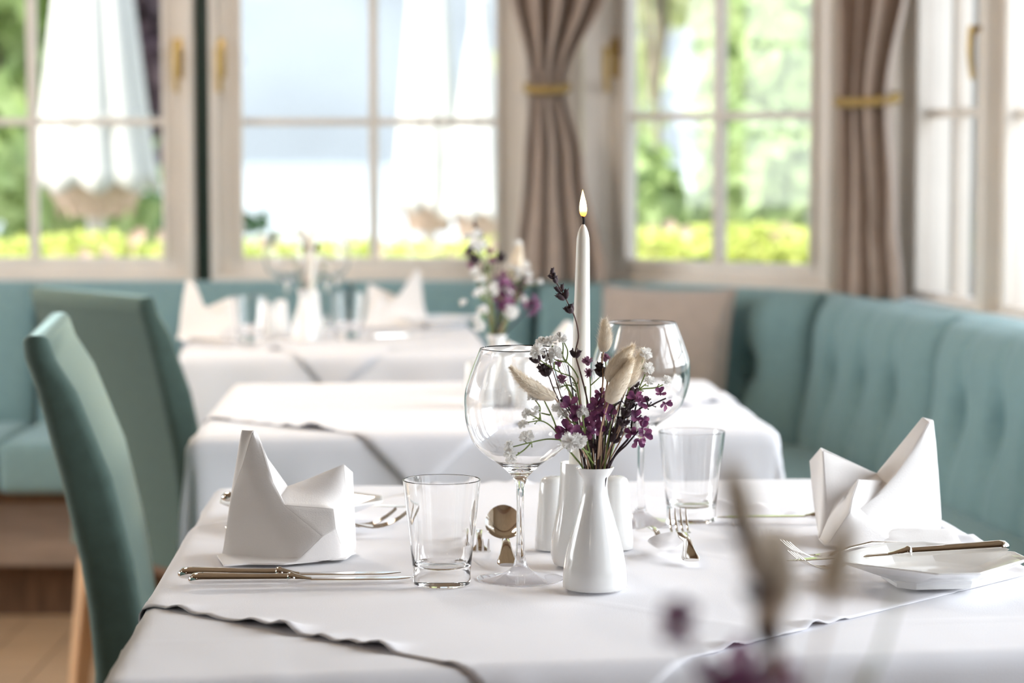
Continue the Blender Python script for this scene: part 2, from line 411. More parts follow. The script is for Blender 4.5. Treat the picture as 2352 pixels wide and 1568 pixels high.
for i, (x, y, z) in enumerate(((-1.5, -1.4, 2.25), (-2.2, 2.2, 2.25), (-1.0, 4.3, 2.3))):
    t = thing('pendant_lamp', ('brass pendant lamp hanging behind the camera', 'brass pendant lamp hanging over the left side of the room', 'brass pendant lamp hanging near the farthest table')[i], 'lamp', (x, y, z), 0, 'brass pendant lamps')
    bm = bmesh.new(); lathe(bm, [(.215, -.02), (.21, .02), (.16, .10), (.06, .16), (.02, .17), (.02, .16), (.055, .152), (.155, .092), (.205, .015), (.21, -.02), (.215, -.02)], 40); obj('lamp_shade', bm, 'brass', t)
    bm = bmesh.new(); tube(bm, [V(0, 0, .165), V(0, 0, 2.6 - z)], .006, 8); obj('cord', bm, 'darkwood', t)

# ---------------------------------------------------------------- curtains with tie-backs
def curtain(label, prof, rz, n, seed, tie_z, hook):
    # prof: (z, centre x, y, width, depth)
    t = thing('curtain', label, 'curtain', (prof[0][1], prof[0][2], 0), 0, 'taupe curtains between the windows')
    base = t.location.copy(); rnd = random.Random(seed); ph = [rnd.uniform(-.5, .5) for _ in range(n+1)]; am = [rnd.uniform(.7, 1.25) for _ in range(n+1)]
    ax = V(math.cos(rz), math.sin(rz), 0); ay = V(-math.sin(rz), math.cos(rz), 0)
    def at(z):
        for (za, *a), (zb, *b) in zip(prof, prof[1:]):
            if zb <= z <= za:
                s = (za - z) / (za - zb); s = s*s*(3-2*s)
                return [p + (q-p)*s for p, q in zip(a, b)]
        return prof[-1][1:]
    def f(u, v):
        z = prof[0][0] + (prof[-1][0] - prof[0][0]) * v
        cx, cy_, w, dp = at(z); q = u * n; i = min(int(q), n-1)
        a = am[i] + (am[i+1]-am[i])*(q-i)
        dy = -dp * a * math.cos(2*PI*q + .8*math.sin(3*z + ph[i])) * (1 if w > .12 else 1)
        p = V(cx, cy_, z) + ax * ((u-.5)*w + .012*math.sin(2*PI*q*1.0+1.1)*min(1, w/.2)) + ay * dy
        return p - base
    bm = bmesh.new(); grid(bm, f, n*14, 70)
    o = obj('drape', bm, 'curtain', t, angle=80)
    md = o.modifiers.new('thick', 'SOLIDIFY'); md.thickness = .003
    cx, cy_, w, dp = at(tie_z)
    bm = bmesh.new(); pts = []
    for k in range(33):
        a = 2*PI*k/32
        pts.append(V(cx, cy_, tie_z + .008*math.sin(a)) + ax*(w/2+.012)*math.cos(a) + ay*(dp+.02)*math.sin(a) - base)
    for dz in (-.007, 0, .007): tube(bm, [p + V(0, 0, dz) for p in pts], .0048, 8)
    tube(bm, [pts[0], V(*hook) - base], .006, 8)
    obj('tieback', bm, 'gold', t)
    bm = bmesh.new(); tube(bm, [V(prof[0][1], prof[0][2], 2.03) - ax*.22 - base, V(prof[0][1], prof[0][2], 2.03) + ax*.22 - base], .011, 10)
    box(bm, V(prof[0][1], prof[0][2], 2.03) + ay*.12 - base, (.03, .22, .03), rz)
    obj('curtain_rod', bm, 'brass', t)
    return t
Yc = 6.30
def cu(px, Y=Yc): return (px - 1176) * Y / FPX
curtain('taupe curtain gathered in a gold tie-back at the middle window corner', [(2.04, cu(1278), Yc, .30, .045), (1.62, cu(1277), Yc, .275, .045), (1.318, cu(1256), Yc, .092, .030), (1.12, cu(1268), Yc, .155, .042), (.815, cu(1281), Yc, .245, .045)], math.radians(-8), 4, 3, 1.318, (cu(1256)-.02, 6.44, 1.33))
Yd = 5.74
curtain('taupe curtain tied in gold at the bend beside the right-hand windows', [(2.04, cu(2006, Yd), Yd, .22, .044), (1.6, cu(2007, Yd), Yd, .215, .044), (1.28, cu(1988, Yd), Yd, .15, .036), (1.0, cu(2000, Yd), Yd, .17, .040), (.80, cu(2007, Yd), Yd, .20, .040)], math.radians(-50), 3, 8, 1.275, (.80, 5.93, 1.285))

# ---------------------------------------------------------------- upholstered bench
BT = [(-2.92, 6.26), (-2.08, 6.26), (-1.24, 6.26), (-.42, 6.26), (.055, 6.25), (.30, 6.18), (.715, 5.78), (.862, 4.95), (.995, 4.12), (1.12, 3.29), (1.25, 2.46), (1.36, 1.63)]
def normals(pts):
    out = []
    for i, p in enumerate(pts):
        ds = []
        if i: ds.append((V(*p, 0) - V(*pts[i-1], 0)).normalized())
        if i < len(pts)-1: ds.append((V(*pts[i+1], 0) - V(*p, 0)).normalized())
        n = sum((V(d.y, -d.x, 0) for d in ds), V(0, 0, 0)).normalized(); n /= max(.6, n.dot(V(ds[0].y, -ds[0].x, 0))); out.append(n)
    return out
BN = normals(BT); HB = .815; SZ = .455
def bench(name, label, i0, i1, nb):
    c = V(sum(p[0] for p in BT[i0:i1+1])/(i1-i0+1), sum(p[1] for p in BT[i0:i1+1])/(i1-i0+1), 0) + BN[(i0+i1)//2]*.3
    t = thing(name, label, 'bench', c)
    P2 = [V(*p, 0) for p in BT]
    def strip(nm, m, w0, w1, z0, z1, per=False, bev=.02):
        for i in range(i0, i1):
            bm = bmesh.new(); g = .003 if per else 0
            d = (P2[i+1]-P2[i]).normalized()
            a0, a1 = P2[i] + BN[i]*w0 + d*g - c, P2[i+1] + BN[i+1]*w0 - d*g - c
            b0, b1 = P2[i] + BN[i]*w1 + d*g - c, P2[i+1] + BN[i+1]*w1 - d*g - c
            rings(bm, [[p + V(0, 0, z0) for p in (a0, a1, b1, b0)], [p + V(0, 0, z1) for p in (a0, a1, b1, b0)]])
            if bev: bmesh.ops.bevel(bm, geom=bm.edges[:], offset=bev, segments=4, affect='EDGES', profile=.6)
            obj(nm, bm, m, t, angle=60)
    strip('plinth', 'plinth', -.05, .40, .14, .30, bev=.004)
    strip('plinth_foot', 'darkwood', -.02, .30, 0, .138, bev=0)
    strip('seat_rail', 'darkwood', -.06, .42, .302, .328, bev=0)
    strip('seat_cushion', 'teal2', .0, .50, .33, SZ, True, .028)
    strip('back_panel', 'teal2', -.205, -.06, .30, HB-.01, bev=.01)
    for i in range(i0, i1):
        a, b = P2[i], P2[i+1]; d = (b-a).normalized(); n = V(d.y, -d.x, 0); w = (b-a).length - .008
        lean = .075
        nbt = nb[i-i0]
        bs = [(-.5 + (k+1)/(nbt+1))*w for k in range(nbt)] if nbt else []
        mid = (a+b)/2; H = HB - SZ + .02; t0 = H*.50
        def f(u, v, back=False):
            s = (u-.5)*w; tt = v*H
            es = 1 - abs(2*u-1)**9; et = 1 - abs(2*v-1)**8
            D = .052 * (max(0, es)**.45) * (max(0, et)**.45)
            for k, x in enumerate(bs):
                q = (s-x); D -= (.042*math.exp(-(q/.034)**2 - ((tt-t0)/.045)**2) + .027*math.exp(-(q/.028)**2)*math.exp(-abs(tt-t0)/.13)) * (max(0, es)**.5)
            if bs: D += .012*math.exp(-((tt-H*.8)/.07)**2)
            base = lean*(1-v)*1.0
            return mid + d*s + n*(base - .065 + (0 if back else D)) + V(0, 0, SZ - .02 + tt) - c
        bm = bmesh.new()
        A_ = grid(bm, f, 72, 34); B_ = grid(bm, lambda u, v: f(u, v, True), 72, 34)
        bmesh.ops.remove_doubles(bm, verts=bm.verts[:], dist=.0004)
        cu_ = obj('back_cushion', bm, 'teal2', t, angle=75)
        for x in bs:
            bm = bmesh.new(); v = t0/H
            p = f(x/w+.5, v)
            ellipsoid(bm, p + n*.004, (.013, .013, .006), n, 12, 8); obj('button', bm, 'button', cu_)
    return t
bench('upholstered_bench', 'long teal upholstered bench under the two back windows', 0, 4, [3, 3, 3, 2])
bench('upholstered_bench', 'teal bench wrapping the bay corner behind the taupe pillow', 4, 6, [0, 2])
bench('upholstered_bench', 'teal button-tufted bench running along the right-hand windows', 6, 11, [3, 3, 3, 3, 3])

# pillow
def pillow(label, c, rz, s, th, tilt):
    bm = bmesh.new()
    def f(u, v, sg):
        x, z = 2*u-1, 2*v-1
        h = (max(0, (1-x**2)*(1-z**2)))**.42*(1 - .28*math.exp(-(x/.35)**2)*max(0, z)**1.5)
        wr = 1 + .03*math.sin(9*x+2)*math.sin(7*z)
        k = 1 - .06*(abs(z)**2*(1-abs(x)**3)) ; kz = 1 - .05*(abs(x)**2*(1-abs(z)**4))
        return V(x*s*kz*.5*1, -sg*th*.5*h*wr, z*s*k*.5 + s*.5)
    A_ = grid(bm, lambda u, v: f(u, v, 1), 28, 28); B_ = grid(bm, lambda u, v: f(u, v, -1), 28, 28)
    bmesh.ops.remove_doubles(bm, verts=bm.verts[:], dist=.0005)
    o = obj('pillow', bm, 'pillow', None, c, angle=180); o.rotation_euler = (-tilt, 0, rz)
    bm = bmesh.new(); pts = [f(i/24, 0, 1) for i in range(24)] + [f(1, i/24, 1) for i in range(24)] + [f(1-i/24, 1, 1) for i in range(24)] + [f(0, 1-i/24, 1) for i in range(25)]
    tube(bm, pts, .003, 6); obj('piping', bm, 'pillow', o)
    return tag(o, label, 'pillow')
pillow('square taupe pillow leaning on the teal corner bench', (.352, 5.90, SZ+.006), math.radians(-30), .365, .13, math.radians(11))

# ---------------------------------------------------------------- chairs
def chair_bm(): return bmesh.new()
def make_chair(label, loc, rz, group):
    t = thing('dining_chair', label, 'chair', loc, rz, group)
    # backrest: tapered, reclined, faces +x; local origin under the seat centre
    prof = [(.40, -.190, -.118), (.485, -.186, -.114), (.565, -.193, -.124), (.628, -.202, -.134), (.738, -.226, -.160), (.848, -.254, -.203), (.890, -.268, -.229), (.911, -.270, -.236)]
    bm = bmesh.new(); loops = []
    hw = .228
    def ring(z, xa, xb, k):
        n = 8; out = []; r = min(.018, (xb-xa)*.45)*1.0; w = hw*k
        cs = [(xb-r, w-r, 0), (xa+r, w-r, 90), (xa+r, -w+r, 180), (xb-r, -w+r, 270)]
        for cx, cy_, a0 in cs:
            for q in range(5):
                a = math.radians(a0 + q*22.5); out.append(V(cx + r*math.cos(a), cy_ + r*math.sin(a), z))
        return out
    zs = []
    for i in range(len(prof)-1):
        for q in range(4):
            s = q/4; zs.append([p+(r-p)*s for p, r in zip(prof[i], prof[i+1])])
    zs.append(list(prof[-1]))
    for z, xa, xb in zs: loops.append(ring(z, xa, xb, 1))
    z, xa, xb = zs[-1]
    for dz, k in ((.005, .06), (.008, .16), (.0095, .3)):
        m_ = (xb-xa)*k; loops.append(ring(z+dz, xa+m_, xb-m_, 1-.022*k))
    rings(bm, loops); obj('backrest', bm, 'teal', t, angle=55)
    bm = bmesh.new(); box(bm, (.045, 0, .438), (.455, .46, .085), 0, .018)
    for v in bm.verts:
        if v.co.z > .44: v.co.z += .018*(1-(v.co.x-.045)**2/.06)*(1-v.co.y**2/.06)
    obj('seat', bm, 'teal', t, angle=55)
    bm = bmesh.new(); box(bm, (.045, 0, .385), (.42, .42, .022), 0, .003); obj('seat_frame', bm, 'darkwood', t, angle=30)
    for sx, sy in ((-.155, -.19), (-.155, .19), (.235, -.19), (.235, .19)):
        bm = bmesh.new(); k = -.05 if sx < 0 else .01
        rings(bm, [[V(sx+k*q+a*w, sy+b*w, z) for a, b in ((-1, -1), (1, -1), (1, 1), (-1, 1))] for z, w, q in ((0, .014, 1), (.2, .018, .5), (.374, .023, 0))])
        bmesh.ops.bevel(bm, geom=bm.edges[:], offset=.003, segments=2, affect='EDGES'); obj('leg', bm, 'wood', t, angle=30)
    return t
G = 'teal parsons chairs at the white tables'
ch = make_chair('teal high-backed chair seen side on at the middle table', (-.375, 3.285, 0), math.radians(7.0), G)
dup(ch, (-.59, 4.64, 0), math.radians(38), 'teal chair seen from behind, turned towards the farthest table', scale=.97)
dup(ch, (-.35, 2.0, 0), math.radians(4), 'teal chair only just showing at the lower left frame edge')

# ---------------------------------------------------------------- tables and cloths
TZ = .75
class Drape:
    def __init__(s, poly, z, r=.016, amp=.16, seed=0):
        s.p = [V(p[0], p[1], 0) for p in poly]; s.z = z; s.r = r; s.amp = amp; s.seed = seed
        c = sum(s.p, V(0, 0, 0))/4; s.c = c
        s.per = [0]
        for i in range(4): s.per.append(s.per[-1] + (s.p[(i+1) % 4]-s.p[i]).length)
    def __call__(s, q, lift=0, amp=None):
        q = V(q[0], q[1], 0); best = None; inside = True
        for i in range(4):
            a, b = s.p[i], s.p[(i+1) % 4]; e = b-a; n = V(e.y, -e.x, 0).normalized()
            if n.dot(s.c-a) > 0: n = -n
            if n.dot(q-a) > 0: inside = False
            t = max(0, min(1, (q-a).dot(e)/e.length_squared)); cpt = a + e*t; d = (q-cpt).length
            if best is None or d < best[0]: best = (d, cpt, s.per[i] + t*e.length)
        if inside: return V(q.x, q.y, s.z + lift)
        d, cpt, per = best; lift = min(lift, .0034)
        if d < 1e-7: return V(q.x, q.y, s.z + lift)
        n = (q-cpt)/d; r = s.r + lift; A = d/s.r
        if A < PI/2: return cpt + n*(r*math.sin(A)) + V(0, 0, s.z - s.r + r*math.cos(A))
        dr = d - s.r*PI/2; ang = math.atan2(n.y, n.x); am = s.amp if amp is None else amp
        corner = min((cpt - p).length for p in s.p) < 1e-5
        w = .5 + .5*math.sin(per*21 + ang*2.6 + s.seed) ; w2 = .5 + .5*math.sin(per*9 + ang*4 + 2*s.seed)
        fl = am*dr*(.15 + .55*w*w2 + (.35*abs(math.sin(2*(ang))) if corner else 0)) + .010*math.sin(per*40+ang*6+s.seed)*min(1, dr/.1)*.6
        return cpt + n*(r + fl) + V(0, 0, s.z - s.r - dr)
def table(label, quad, cl_label, over, ov_label, hang=.25, res=.014, seed=0, name='dining_table'):
    q = [onz(px, py, TZ) if not isinstance(px, tuple) else V(*px, 0) for px, py in quad] if not isinstance(quad[0], Vector) else quad
    c = sum(q, V(0, 0, 0))/4; c.z = 0
    t = thing(name, label, 'table', c)
    bm = bmesh.new(); ins = [p + (V(c.x, c.y, 0)-V(p.x, p.y, 0)).normalized()*.02 for p in q]
    rings(bm, [[V(p.x, p.y, z) - c for p in ins] for z in (.712, .742)]); obj('tabletop', bm, 'wood', t, smooth=False)
    bm = bmesh.new(); lathe(bm, [(0, .03), (.045, .03), (.038, .06), (.036, .66), (.12, .70), (.12, .712), (0, .712)], 24); obj('column', bm, 'wood', t)
    bm = bmesh.new(); lathe(bm, [(0, 0), (.21, 0), (.21, .012), (.06, .031), (0, .031)], 32); obj('foot_plate', bm, 'darkwood', t)
    D = Drape(q, TZ-.0035, seed=seed)
    u = ((q[1]-q[0]) + (q[2]-q[3])); W_ = u.length/2; u.z = 0; u.normalize(); v = V(-u.y, u.x, 0); H_ = ((q[3]-q[0]) + (q[2]-q[1])).length/2
    cc = V(c.x, c.y, 0); hw, hh = W_/2+hang+.02, H_/2+hang+.02
    nu, nv = int(2*hw/res), int(2*hh/res)
    bm = bmesh.new()
    def f(a, b):
        p = cc + u*(2*a-1)*hw + v*(2*b-1)*hh
        l = .0012*noise.noise(V(p.x*7, p.y*7, seed)) + .0007*noise.noise(V(p.x*19, p.y*19, seed))
        for cr in (.25, .5, .75):                       # ironed creases
            l += .0011*math.exp(-(((b-cr)*2*hh)/.004)**2) + .0011*math.exp(-(((a-cr)*2*hw)/.004)**2)
        return D(p, min(.0018, l)) - V(c.x, c.y, 0)
    grid(bm, f, nu, nv); upnorm(bm); cl = obj('tablecloth', bm, 'linen', None, c, angle=180, fixn=False); cl.modifiers.new('t', 'SOLIDIFY').thickness = .0009
    tag(cl, cl_label, 'tablecloth')
    if over:
        N_, e1, e2, s = over; n = int(s/res*1.15)
        bm = bmesh.new()
        def g(a, b):
            p = V(*N_, 0) + V(*e1, 0)*a*s + V(*e2, 0)*b*s
            ed = min(a, b, 1-a, 1-b)*s
            q_ = (a if min(b, 1-b) < min(a, 1-a) else b)*s; wv = 1.7*noise.noise(V(q_*30 + seed*3, seed*1.7 + (3 if b < .5 else 0) + (7 if a < .5 else 0), .3)) - (-.34 if min(b, 1-b) < min(a, 1-a) else .10)
            l = .0022 + .0005*noise.noise(V(p.x*6+4, p.y*6, seed)) + .0085*max(0, wv-.10)*math.exp(-(ed/.020)**2)
            for cr in (1/3, 2/3): l += .0010*math.exp(-(((b-cr)*s)/.0035)**2) + .0010*math.exp(-(((a-cr)*s)/.0035)**2)
            return D(p, l, None) - V(c.x, c.y, 0)
        grid(bm, g, n, n); upnorm(bm); ov = obj('overlay_cloth', bm, 'overlay', None, c, angle=180, fixn=False); ov.modifiers.new('t', 'SOLIDIFY').thickness = .0009
        tag(ov, ov_label, 'tablecloth')
    return D
D1 = table('front dining table hidden under its white cloths', [(268, 1550), (2624, 1466), (1995, 1091), (515, 1113)],
  'long white tablecloth hanging over the front dining table', ((.042, 1.795), (-.737, .676), (.676, .737), .82), 'square white overlay with rippled hem laid diagonally on the front table', res=.009, seed=1)
D2 = table('middle dining table hidden under its white cloths', [(452, 998), (1768, 980), (1612, 868), (552, 880)],
  'long white tablecloth hanging over the middle dining table', ((-.13, 3.36), (-.755, .656), (.656, .755), .80), 'square white overlay laid diagonally on the middle table', res=.014, seed=4)
D3 = table('farthest dining table by the back windows under its cloth', [(425, 806), (1112, 800), (1064, 738), (455, 742)],
  'white tablecloth hanging over the farthest table by the bench', ((-.36, 4.80), (-.72, .694), (.694, .72), .72), 'white overlay hanging in a point at the front of the farthest table', res=.016, seed=9)
D0 = table('nearest table below the blurred bouquet', [V(-.25, .50, .75), V(.75, .48, .75), V(.76, 1.18, .75), V(-.24, 1.20, .75)],
  'white tablecloth on the nearest table under the blurred bouquet', None, None, hang=.22, res=.03, seed=2)

# ---------------------------------------------------------------- glass
def wine_glass_bm():
    R = [(0, .0035), (.010, .0036), (.018, .0062), (.0095, .0100), (.0060, .016), (.0042, .030), (.0036, .052), (.0035, .075), (.0042, .088), (.0068, .0965), (.0110, .1015)]
    k = 1/2443; px = [(27, 249), (50, 268), (82, 290), (107, 316), (121.5, 351), (128.3, 383), (129, 421), (125, 446), (112, 485), (93, 534)]
    outer = [(.0405, .0006), (.0405, .0016), (.030, .0034)] + [(.0168, .0062), (.0100, .0098)] + R[4:] + [(p*k, q*k) for p, q in px[1:]]
    sm = smoothpts([V(r, 0, z) for r, z in outer], 4)
    O = [(p.x, p.z) for p in sm]
    zi = .1055
    inner = []
    for i in range(len(O)-1, 0, -1):
        r, z = O[i]
        if z <= zi+.012: break
        d = V(O[i][0]-O[i-1][0], O[i][1]-O[i-1][1]); d.normalize(); th = .0011
        inner.append((r - d.y*th, z + d.x*th))
    r_l, z_l = inner[-1]
    inner = [p for p in inner] + [(r_l*.55, zi+.0035), (r_l*.25, zi+.0006), (0, zi)]
    top = [(O[-1][0]-.0004, O[-1][1]+.0006)]
    bot = [(0, 0), (.034, 0), (.0397, .0002)]
    return bot + O + top + inner
def lathed(name, prof, m, label, cat, loc, group=None, n=64, angle=50):
    bm = bmesh.new(); lathe(bm, prof, n); o = obj(name, bm, m, None, loc, angle=angle)
    return tag(o, label, cat, group)
wl = onz(1195, 1326); wr_ = onz(1471, 1198)
wg = lathed('wine_glass', wine_glass_bm(), 'glass', 'near balloon wine glass between the tumbler and the flower vase', 'wine glass', wl + V(0, 0, -.0018), 'balloon wine glasses')
dup(wg, wr_ + V(0, 0, -.0018), 0, 'balloon wine glass behind the bunny tails, right of the candle')
def tumbler_prof():
    O = [(.0245, .0005), (.0262, .0018), (.0268, .006), (.0270, .016), (.0275, .020)] + [(.0275 + (.0362-.0275)*((z-.02)/.0785), z) for z in (.04, .06, .08, .0985)]
    I = [(.0356, .0992), (.0350, .0985)] + [(.0262 + (.0348-.0262)*((z-.02)/.0785), z) for z in (.08, .06, .04, .026)] + [(.0245, .0195), (.018, .0172), (0, .0165)]
    return [(0, .0006), (.019, .0006), (.0225, .0002)] + O + I
tl = onz(1015, 1339); tr = onz(1588, 1194)
tu = lathed('tumbler', tumbler_prof(), 'glass', 'clear water tumbler with a heavy base beside the two knives', 'tumbler', tl + V(0, 0, -.0015), 'clear tumblers', angle=30)
dup(tu, tr + V(0, 0, -.0015), 0, 'clear water tumbler behind the upright fork, left of the folded napkin')

# ---------------------------------------------------------------- porcelain
S = 1/2457
vase_prof_o = [(0, .0), (69, 0), (72.4, 3), (72.6, 10), (72, 30), (69.4, 55), (64.2, 85), (56.4, 115), (48.6, 142), (40.5, 170), (32.4, 198), (29, 215), (27.7, 232), (29, 250), (36, 272-12), (43.2, 273)]
def vase_prof():
    o = [(r*S, z*S) for r, z in vase_prof_o]
    return o + [(o[-1][0]-.0007, o[-1][1]+.0005), (o[-1][0]-.0018, o[-1][1]-.0006)] + [(r*S-.0022, z*S) for r, z in ((36, 260), (29, 246), (28, 232), (31, 205), (45, 150), (60, 90), (66, 40))] + [(.020, .006), (0, .005)]
VL = onz(1366, 1353)
vase = lathed('flower_vase', vase_prof(), 'porcelain', 'white porcelain carafe-shaped vase holding dried flowers in front', 'vase', VL + V(0, 0, .0016), 'white porcelain bud vases', n=56, angle=70)
HL = onz(1330, 1299)
k = 1/2370
hp = [(0, 0), (52, 0), (58, 3), (63, 14), (66, 32), (65, 52), (60, 84), (55, 108), (50, 140), (47, 165), (44.5, 200), (43.5, 236)]
hold = lathed('candle_holder', [(r*k, z*k) for r, z in hp] + [(42.8*k, 237.5*k), (40*k, 236*k), (38*k, 215*k), (36*k, 180*k), (10*k, 178*k), (0, 178*k)], 'porcelain', 'white porcelain candle holder behind the carafe-shaped vase', 'candle holder', HL + V(0, 0, .0012), n=56, angle=70)
def make_candle(label, loc, tiltx=0):
    bm = bmesh.new(); H_ = 547*k + 58*k
    pr = [(0, 0), (24*k, 0), (24.5*k, .002), (24*k, .06)] + [((24 - 8.5*((z-.06)/(H_-.085)))*k, z) for z in (.1, .15, .2, H_-.022)] + [(14.6*k, H_-.015), (12*k, H_-.009), (7.5*k, H_-.004), (3*k, H_-.0012), (0, H_-.0014)]
    lathe(bm, pr, 32); c = obj('taper_candle', bm, 'wax', None, loc, angle=60); tag(c, label, 'candle')
    bm = bmesh.new(); tube(bm, smoothpts([V(0, 0, H_-.004), V(.0004, 0, H_+.003), V(-.0004, 0, H_+.0075)]), .0011, 8, .0013); ellipsoid(bm, V(-.0004, 0, H_+.0074), (.0018, .0018, .0016)); obj('wick', bm, 'wick', c)
    bm = bmesh.new(); z0 = H_+.0055; hf = .0268
    lathe(bm, [(0, z0)] + [(.0040*math.sin(PI*min(1, s**.62))**.85*(1-.25*s), z0 + hf*s) for s in (.06, .14, .24, .34, .45, .56, .67, .78, .88, .95)] + [(0, z0+hf)], 20)
    for v in bm.verts: v.co.x -= .0011*((v.co.z-z0)/hf)
    obj('flame', bm, 'flame', c)
    return c
cnd = make_candle('lit ivory taper candle standing in the white porcelain holder', HL + V(0, 0, .0012 + 180*k))
cnd.rotation_euler = (0, math.radians(.75), 0)
sp = [(0, 0), (42*k, 0), (43*k, .001), (42.5*k, .01), (38*k, .035), (34*k, .055), (31.5*k, .066), (28*k, .0705), (22*k, .0725), (10*k, .0735), (4*k, .0736), (3.4*k, .0730), (0, .0730)]
ks = 2370/2290
shk = lathed('salt_shaker', [(r*ks, z) for r, z in sp], 'porcelain', 'white porcelain shaker with sloping sides left of the candle holder', 'shaker', onz(1271, 1261) + V(0, 0, .001), 'white porcelain shakers', n=48, angle=60)
dup(shk, onz(1412, 1260) + V(0, 0, .001), 0, 'white porcelain shaker right of the carafe-shaped vase')

def plate(label, loc, rz, group):
    t = bmesh.new()
    def octo(h, c, z):       # square on its corner with cut corners: half diagonal to the cut, half cut width
        pts = []
        for q in range(4):
            a = q*PI/2 - PI/2; d = V(math.cos(a), math.sin(a), 0); n = V(-d.y, d.x, 0)
            pts += [d*h - n*c + V(0, 0, z), d*h + n*c + V(0, 0, z)]
        return pts
    L_ = [octo(.040, .026, 0), octo(.0405, .0265, .004), octo(.043, .0262, .007), octo(.066, .0235, .0145), octo(.0865, .0205, .0215), octo(.088, .0195, .0228), octo(.0865, .019, .0236), octo(.080, .0195, .0215), octo(.052, .020, .0105), octo(.041, .020, .0080), octo(.02, .010, .0076)]
    rings(t, L_); o = obj('square_plate', t, 'porcelain', None, loc, angle=22)
    bv = o.modifiers.new('bev', 'BEVEL'); bv.width = .0012; bv.segments = 2; bv.limit_method = 'ANGLE'; bv.angle_limit = math.radians(20)
    o.rotation_euler = (0, 0, rz); return tag(o, label, 'plate', group)
PR = V(.389, 2.222, .7525)
pl = plate('white square bread plate set cornerwise in front of the right napkin', PR, math.radians(7), 'white square bread plates')
dup(pl, V(-.228, 2.60, .7525), math.radians(4), 'white square bread plate half hidden behind the left napkin')

# ---------------------------------------------------------------- cutlery (local: +x from handle end to tip, resting near z=0)
def place(o, a, b, roll=0):
    # a: handle end, b: tip, world points
    a, b = Vector(a), Vector(b); d = (b-a).normalized()
    q = d.to_track_quat('X', 'Z'); o.rotation_mode = 'QUATERNION'
    o.rotation_quaternion = q @ Matrix.Rotation(roll, 4, 'X').to_quaternion() if False else q
    o.location = a
    return o
def make_knife(label, group, L=.215):
    t = thing('table_knife', label, 'knife', group=group)
    s = L/.215; hl = .098*s
    bm = bmesh.new()
    loft(bm, [(0, 0, .0048, .0022, .0016), (.0012, 0, .0048, .0048, .0032), (.004, 0, .0054, .0074, .0050), (.009, 0, .0056, .0084, .0055), (.014, 0, .0056, .0082, .0054), (.03, 0, .0054, .0078, .0050), (.06, 0, .0050, .0070, .0046), (hl-.004, 0, .0046, .0062, .0042)], 18)
    obj('handle', bm, 'steel', t, angle=60)
    bm = bmesh.new(); z = .0042
    loft(bm, [(hl-.0045, 0, z+.0004, .0060, .0040), (hl-.003, 0, z+.0006, .0076, .0053), (hl, 0, z+.0008, .0080, .0056), (hl+.002, 0, z+.0004, .0068, .0048), (hl+.004, 0, z, .0067, .0045), (hl+.007, 0, z, .0058, .0036), (hl+.013, 0, z-.0004, .0048, .0021), (hl+.018, 0, z-.0006, .0060, .0014)], 18)
    obj('bolster', bm, 'steel', t, angle=60)
    bm = bmesh.new(); x0 = hl+.0175
    secs = []
    for q in range(13):
        u = q/12; x = x0 + (L-x0)*u; w = .0062 + .0034*math.sin(PI*min(1, u*1.25)*.5); 
        if u > .8: w *= max(.12, 1-((u-.8)/.2)**2.2)
        secs.append((x, .0010*u + (.0025*(u-.8)/.2 if u > .8 else 0), .0034 - .0004*u, w, .0008*(1-.45*u)))
    loft(bm, secs, 12, 2.0); obj('blade', bm, 'steel', t, angle=50)
    return t
def make_fork(label, group, L=.18):
    t = thing('table_fork', label, 'fork', group=group); s = L/.18
    def zz(x):           # side profile of the handle line
        u = x/L
        return .0022 + .0105*math.sin(PI*min(1, u/.78))**1.4 if u < .78 else .0022 + .018*((u-.78)/.22)**2.1
    bm = bmesh.new()
    W_ = [(0, .0082, .0016), (.004, .0098, .0018), (.010, .0098, .0016), (.022, .0076, .0014), (.045, .0050, .0014), (.08, .0034, .0016), (.105, .0030, .0017), (.118, .0036, .0014), (.126, .0070, .0011), (.133, .0108, .0010), (.140, .0120, .0009)]
    loft(bm, [(x*s, 0, zz(x*s), w*s, h) for x, w, h in W_], 14, 2.3); obj('handle', bm, 'steel', t, angle=60)
    for k in (-1.5, -.5, .5, 1.5):
        bm = bmesh.new(); secs = []
        for q in range(8):
            u = q/7; x = (.1385 + (.18-.1385)*u)*s
            secs.append((x, k*.0063*s*(1-.06*u), zz(x), (.0017*(1-.45*u) if u < .99 else .0005), .0010*(1-.3*u)))
        loft(bm, secs, 8, 2.2); obj('tine', bm, 'steel', t, angle=60)
    return t
def make_spoon(label, group, L=.165):
    t = thing('dessert_spoon', label, 'spoon', group=group); s = L/.165
    def zz(x):
        u = x/L
        return .0022 + .0115*math.sin(PI*min(1, u/.72))**1.3
    bm = bmesh.new()
    loft(bm, [(x*s, 0, zz(x*s), w*s, h) for x, w, h in [(0, .0084, .0018), (.004, .0100, .0020), (.010, .0098, .0017), (.022, .0072, .0015), (.045, .0046, .0015), (.075, .0032, .0017), (.098, .0028, .0018), (.108, .0034, .0014), (.1135, .005, .0011)]], 14, 2.3)
    obj('handle', bm, 'steel', t, angle=60)
    bm = bmesh.new(); xc = .137*s; a, b, dp = .0295*s, .0190*s, .0105
    def f(u, v, th):
        r = u; an = v*2*PI; x = r*math.cos(an); y = r*math.sin(an)
        wy = 1 + .10*(-x)
        return V(xc + a*x, b*y*wy, -.0060 + dp*(r**2.1) + .0230*(x+1)*.5 + (.0013*max(0, 1-r**3) if th else 0))
    grid(bm, lambda u, v: f(u, v, 0), 12, 40); grid(bm, lambda u, v: f(u, v, 1), 12, 40)
    bmesh.ops.remove_doubles(bm, verts=bm.verts[:], dist=.00018)
    obj('bowl', bm, 'steel', t, angle=70)
    return t
T = TZ + .0035
kn = make_knife('nearer of the two silver knives lying left beside the tumbler', 'silver table knives', .208)
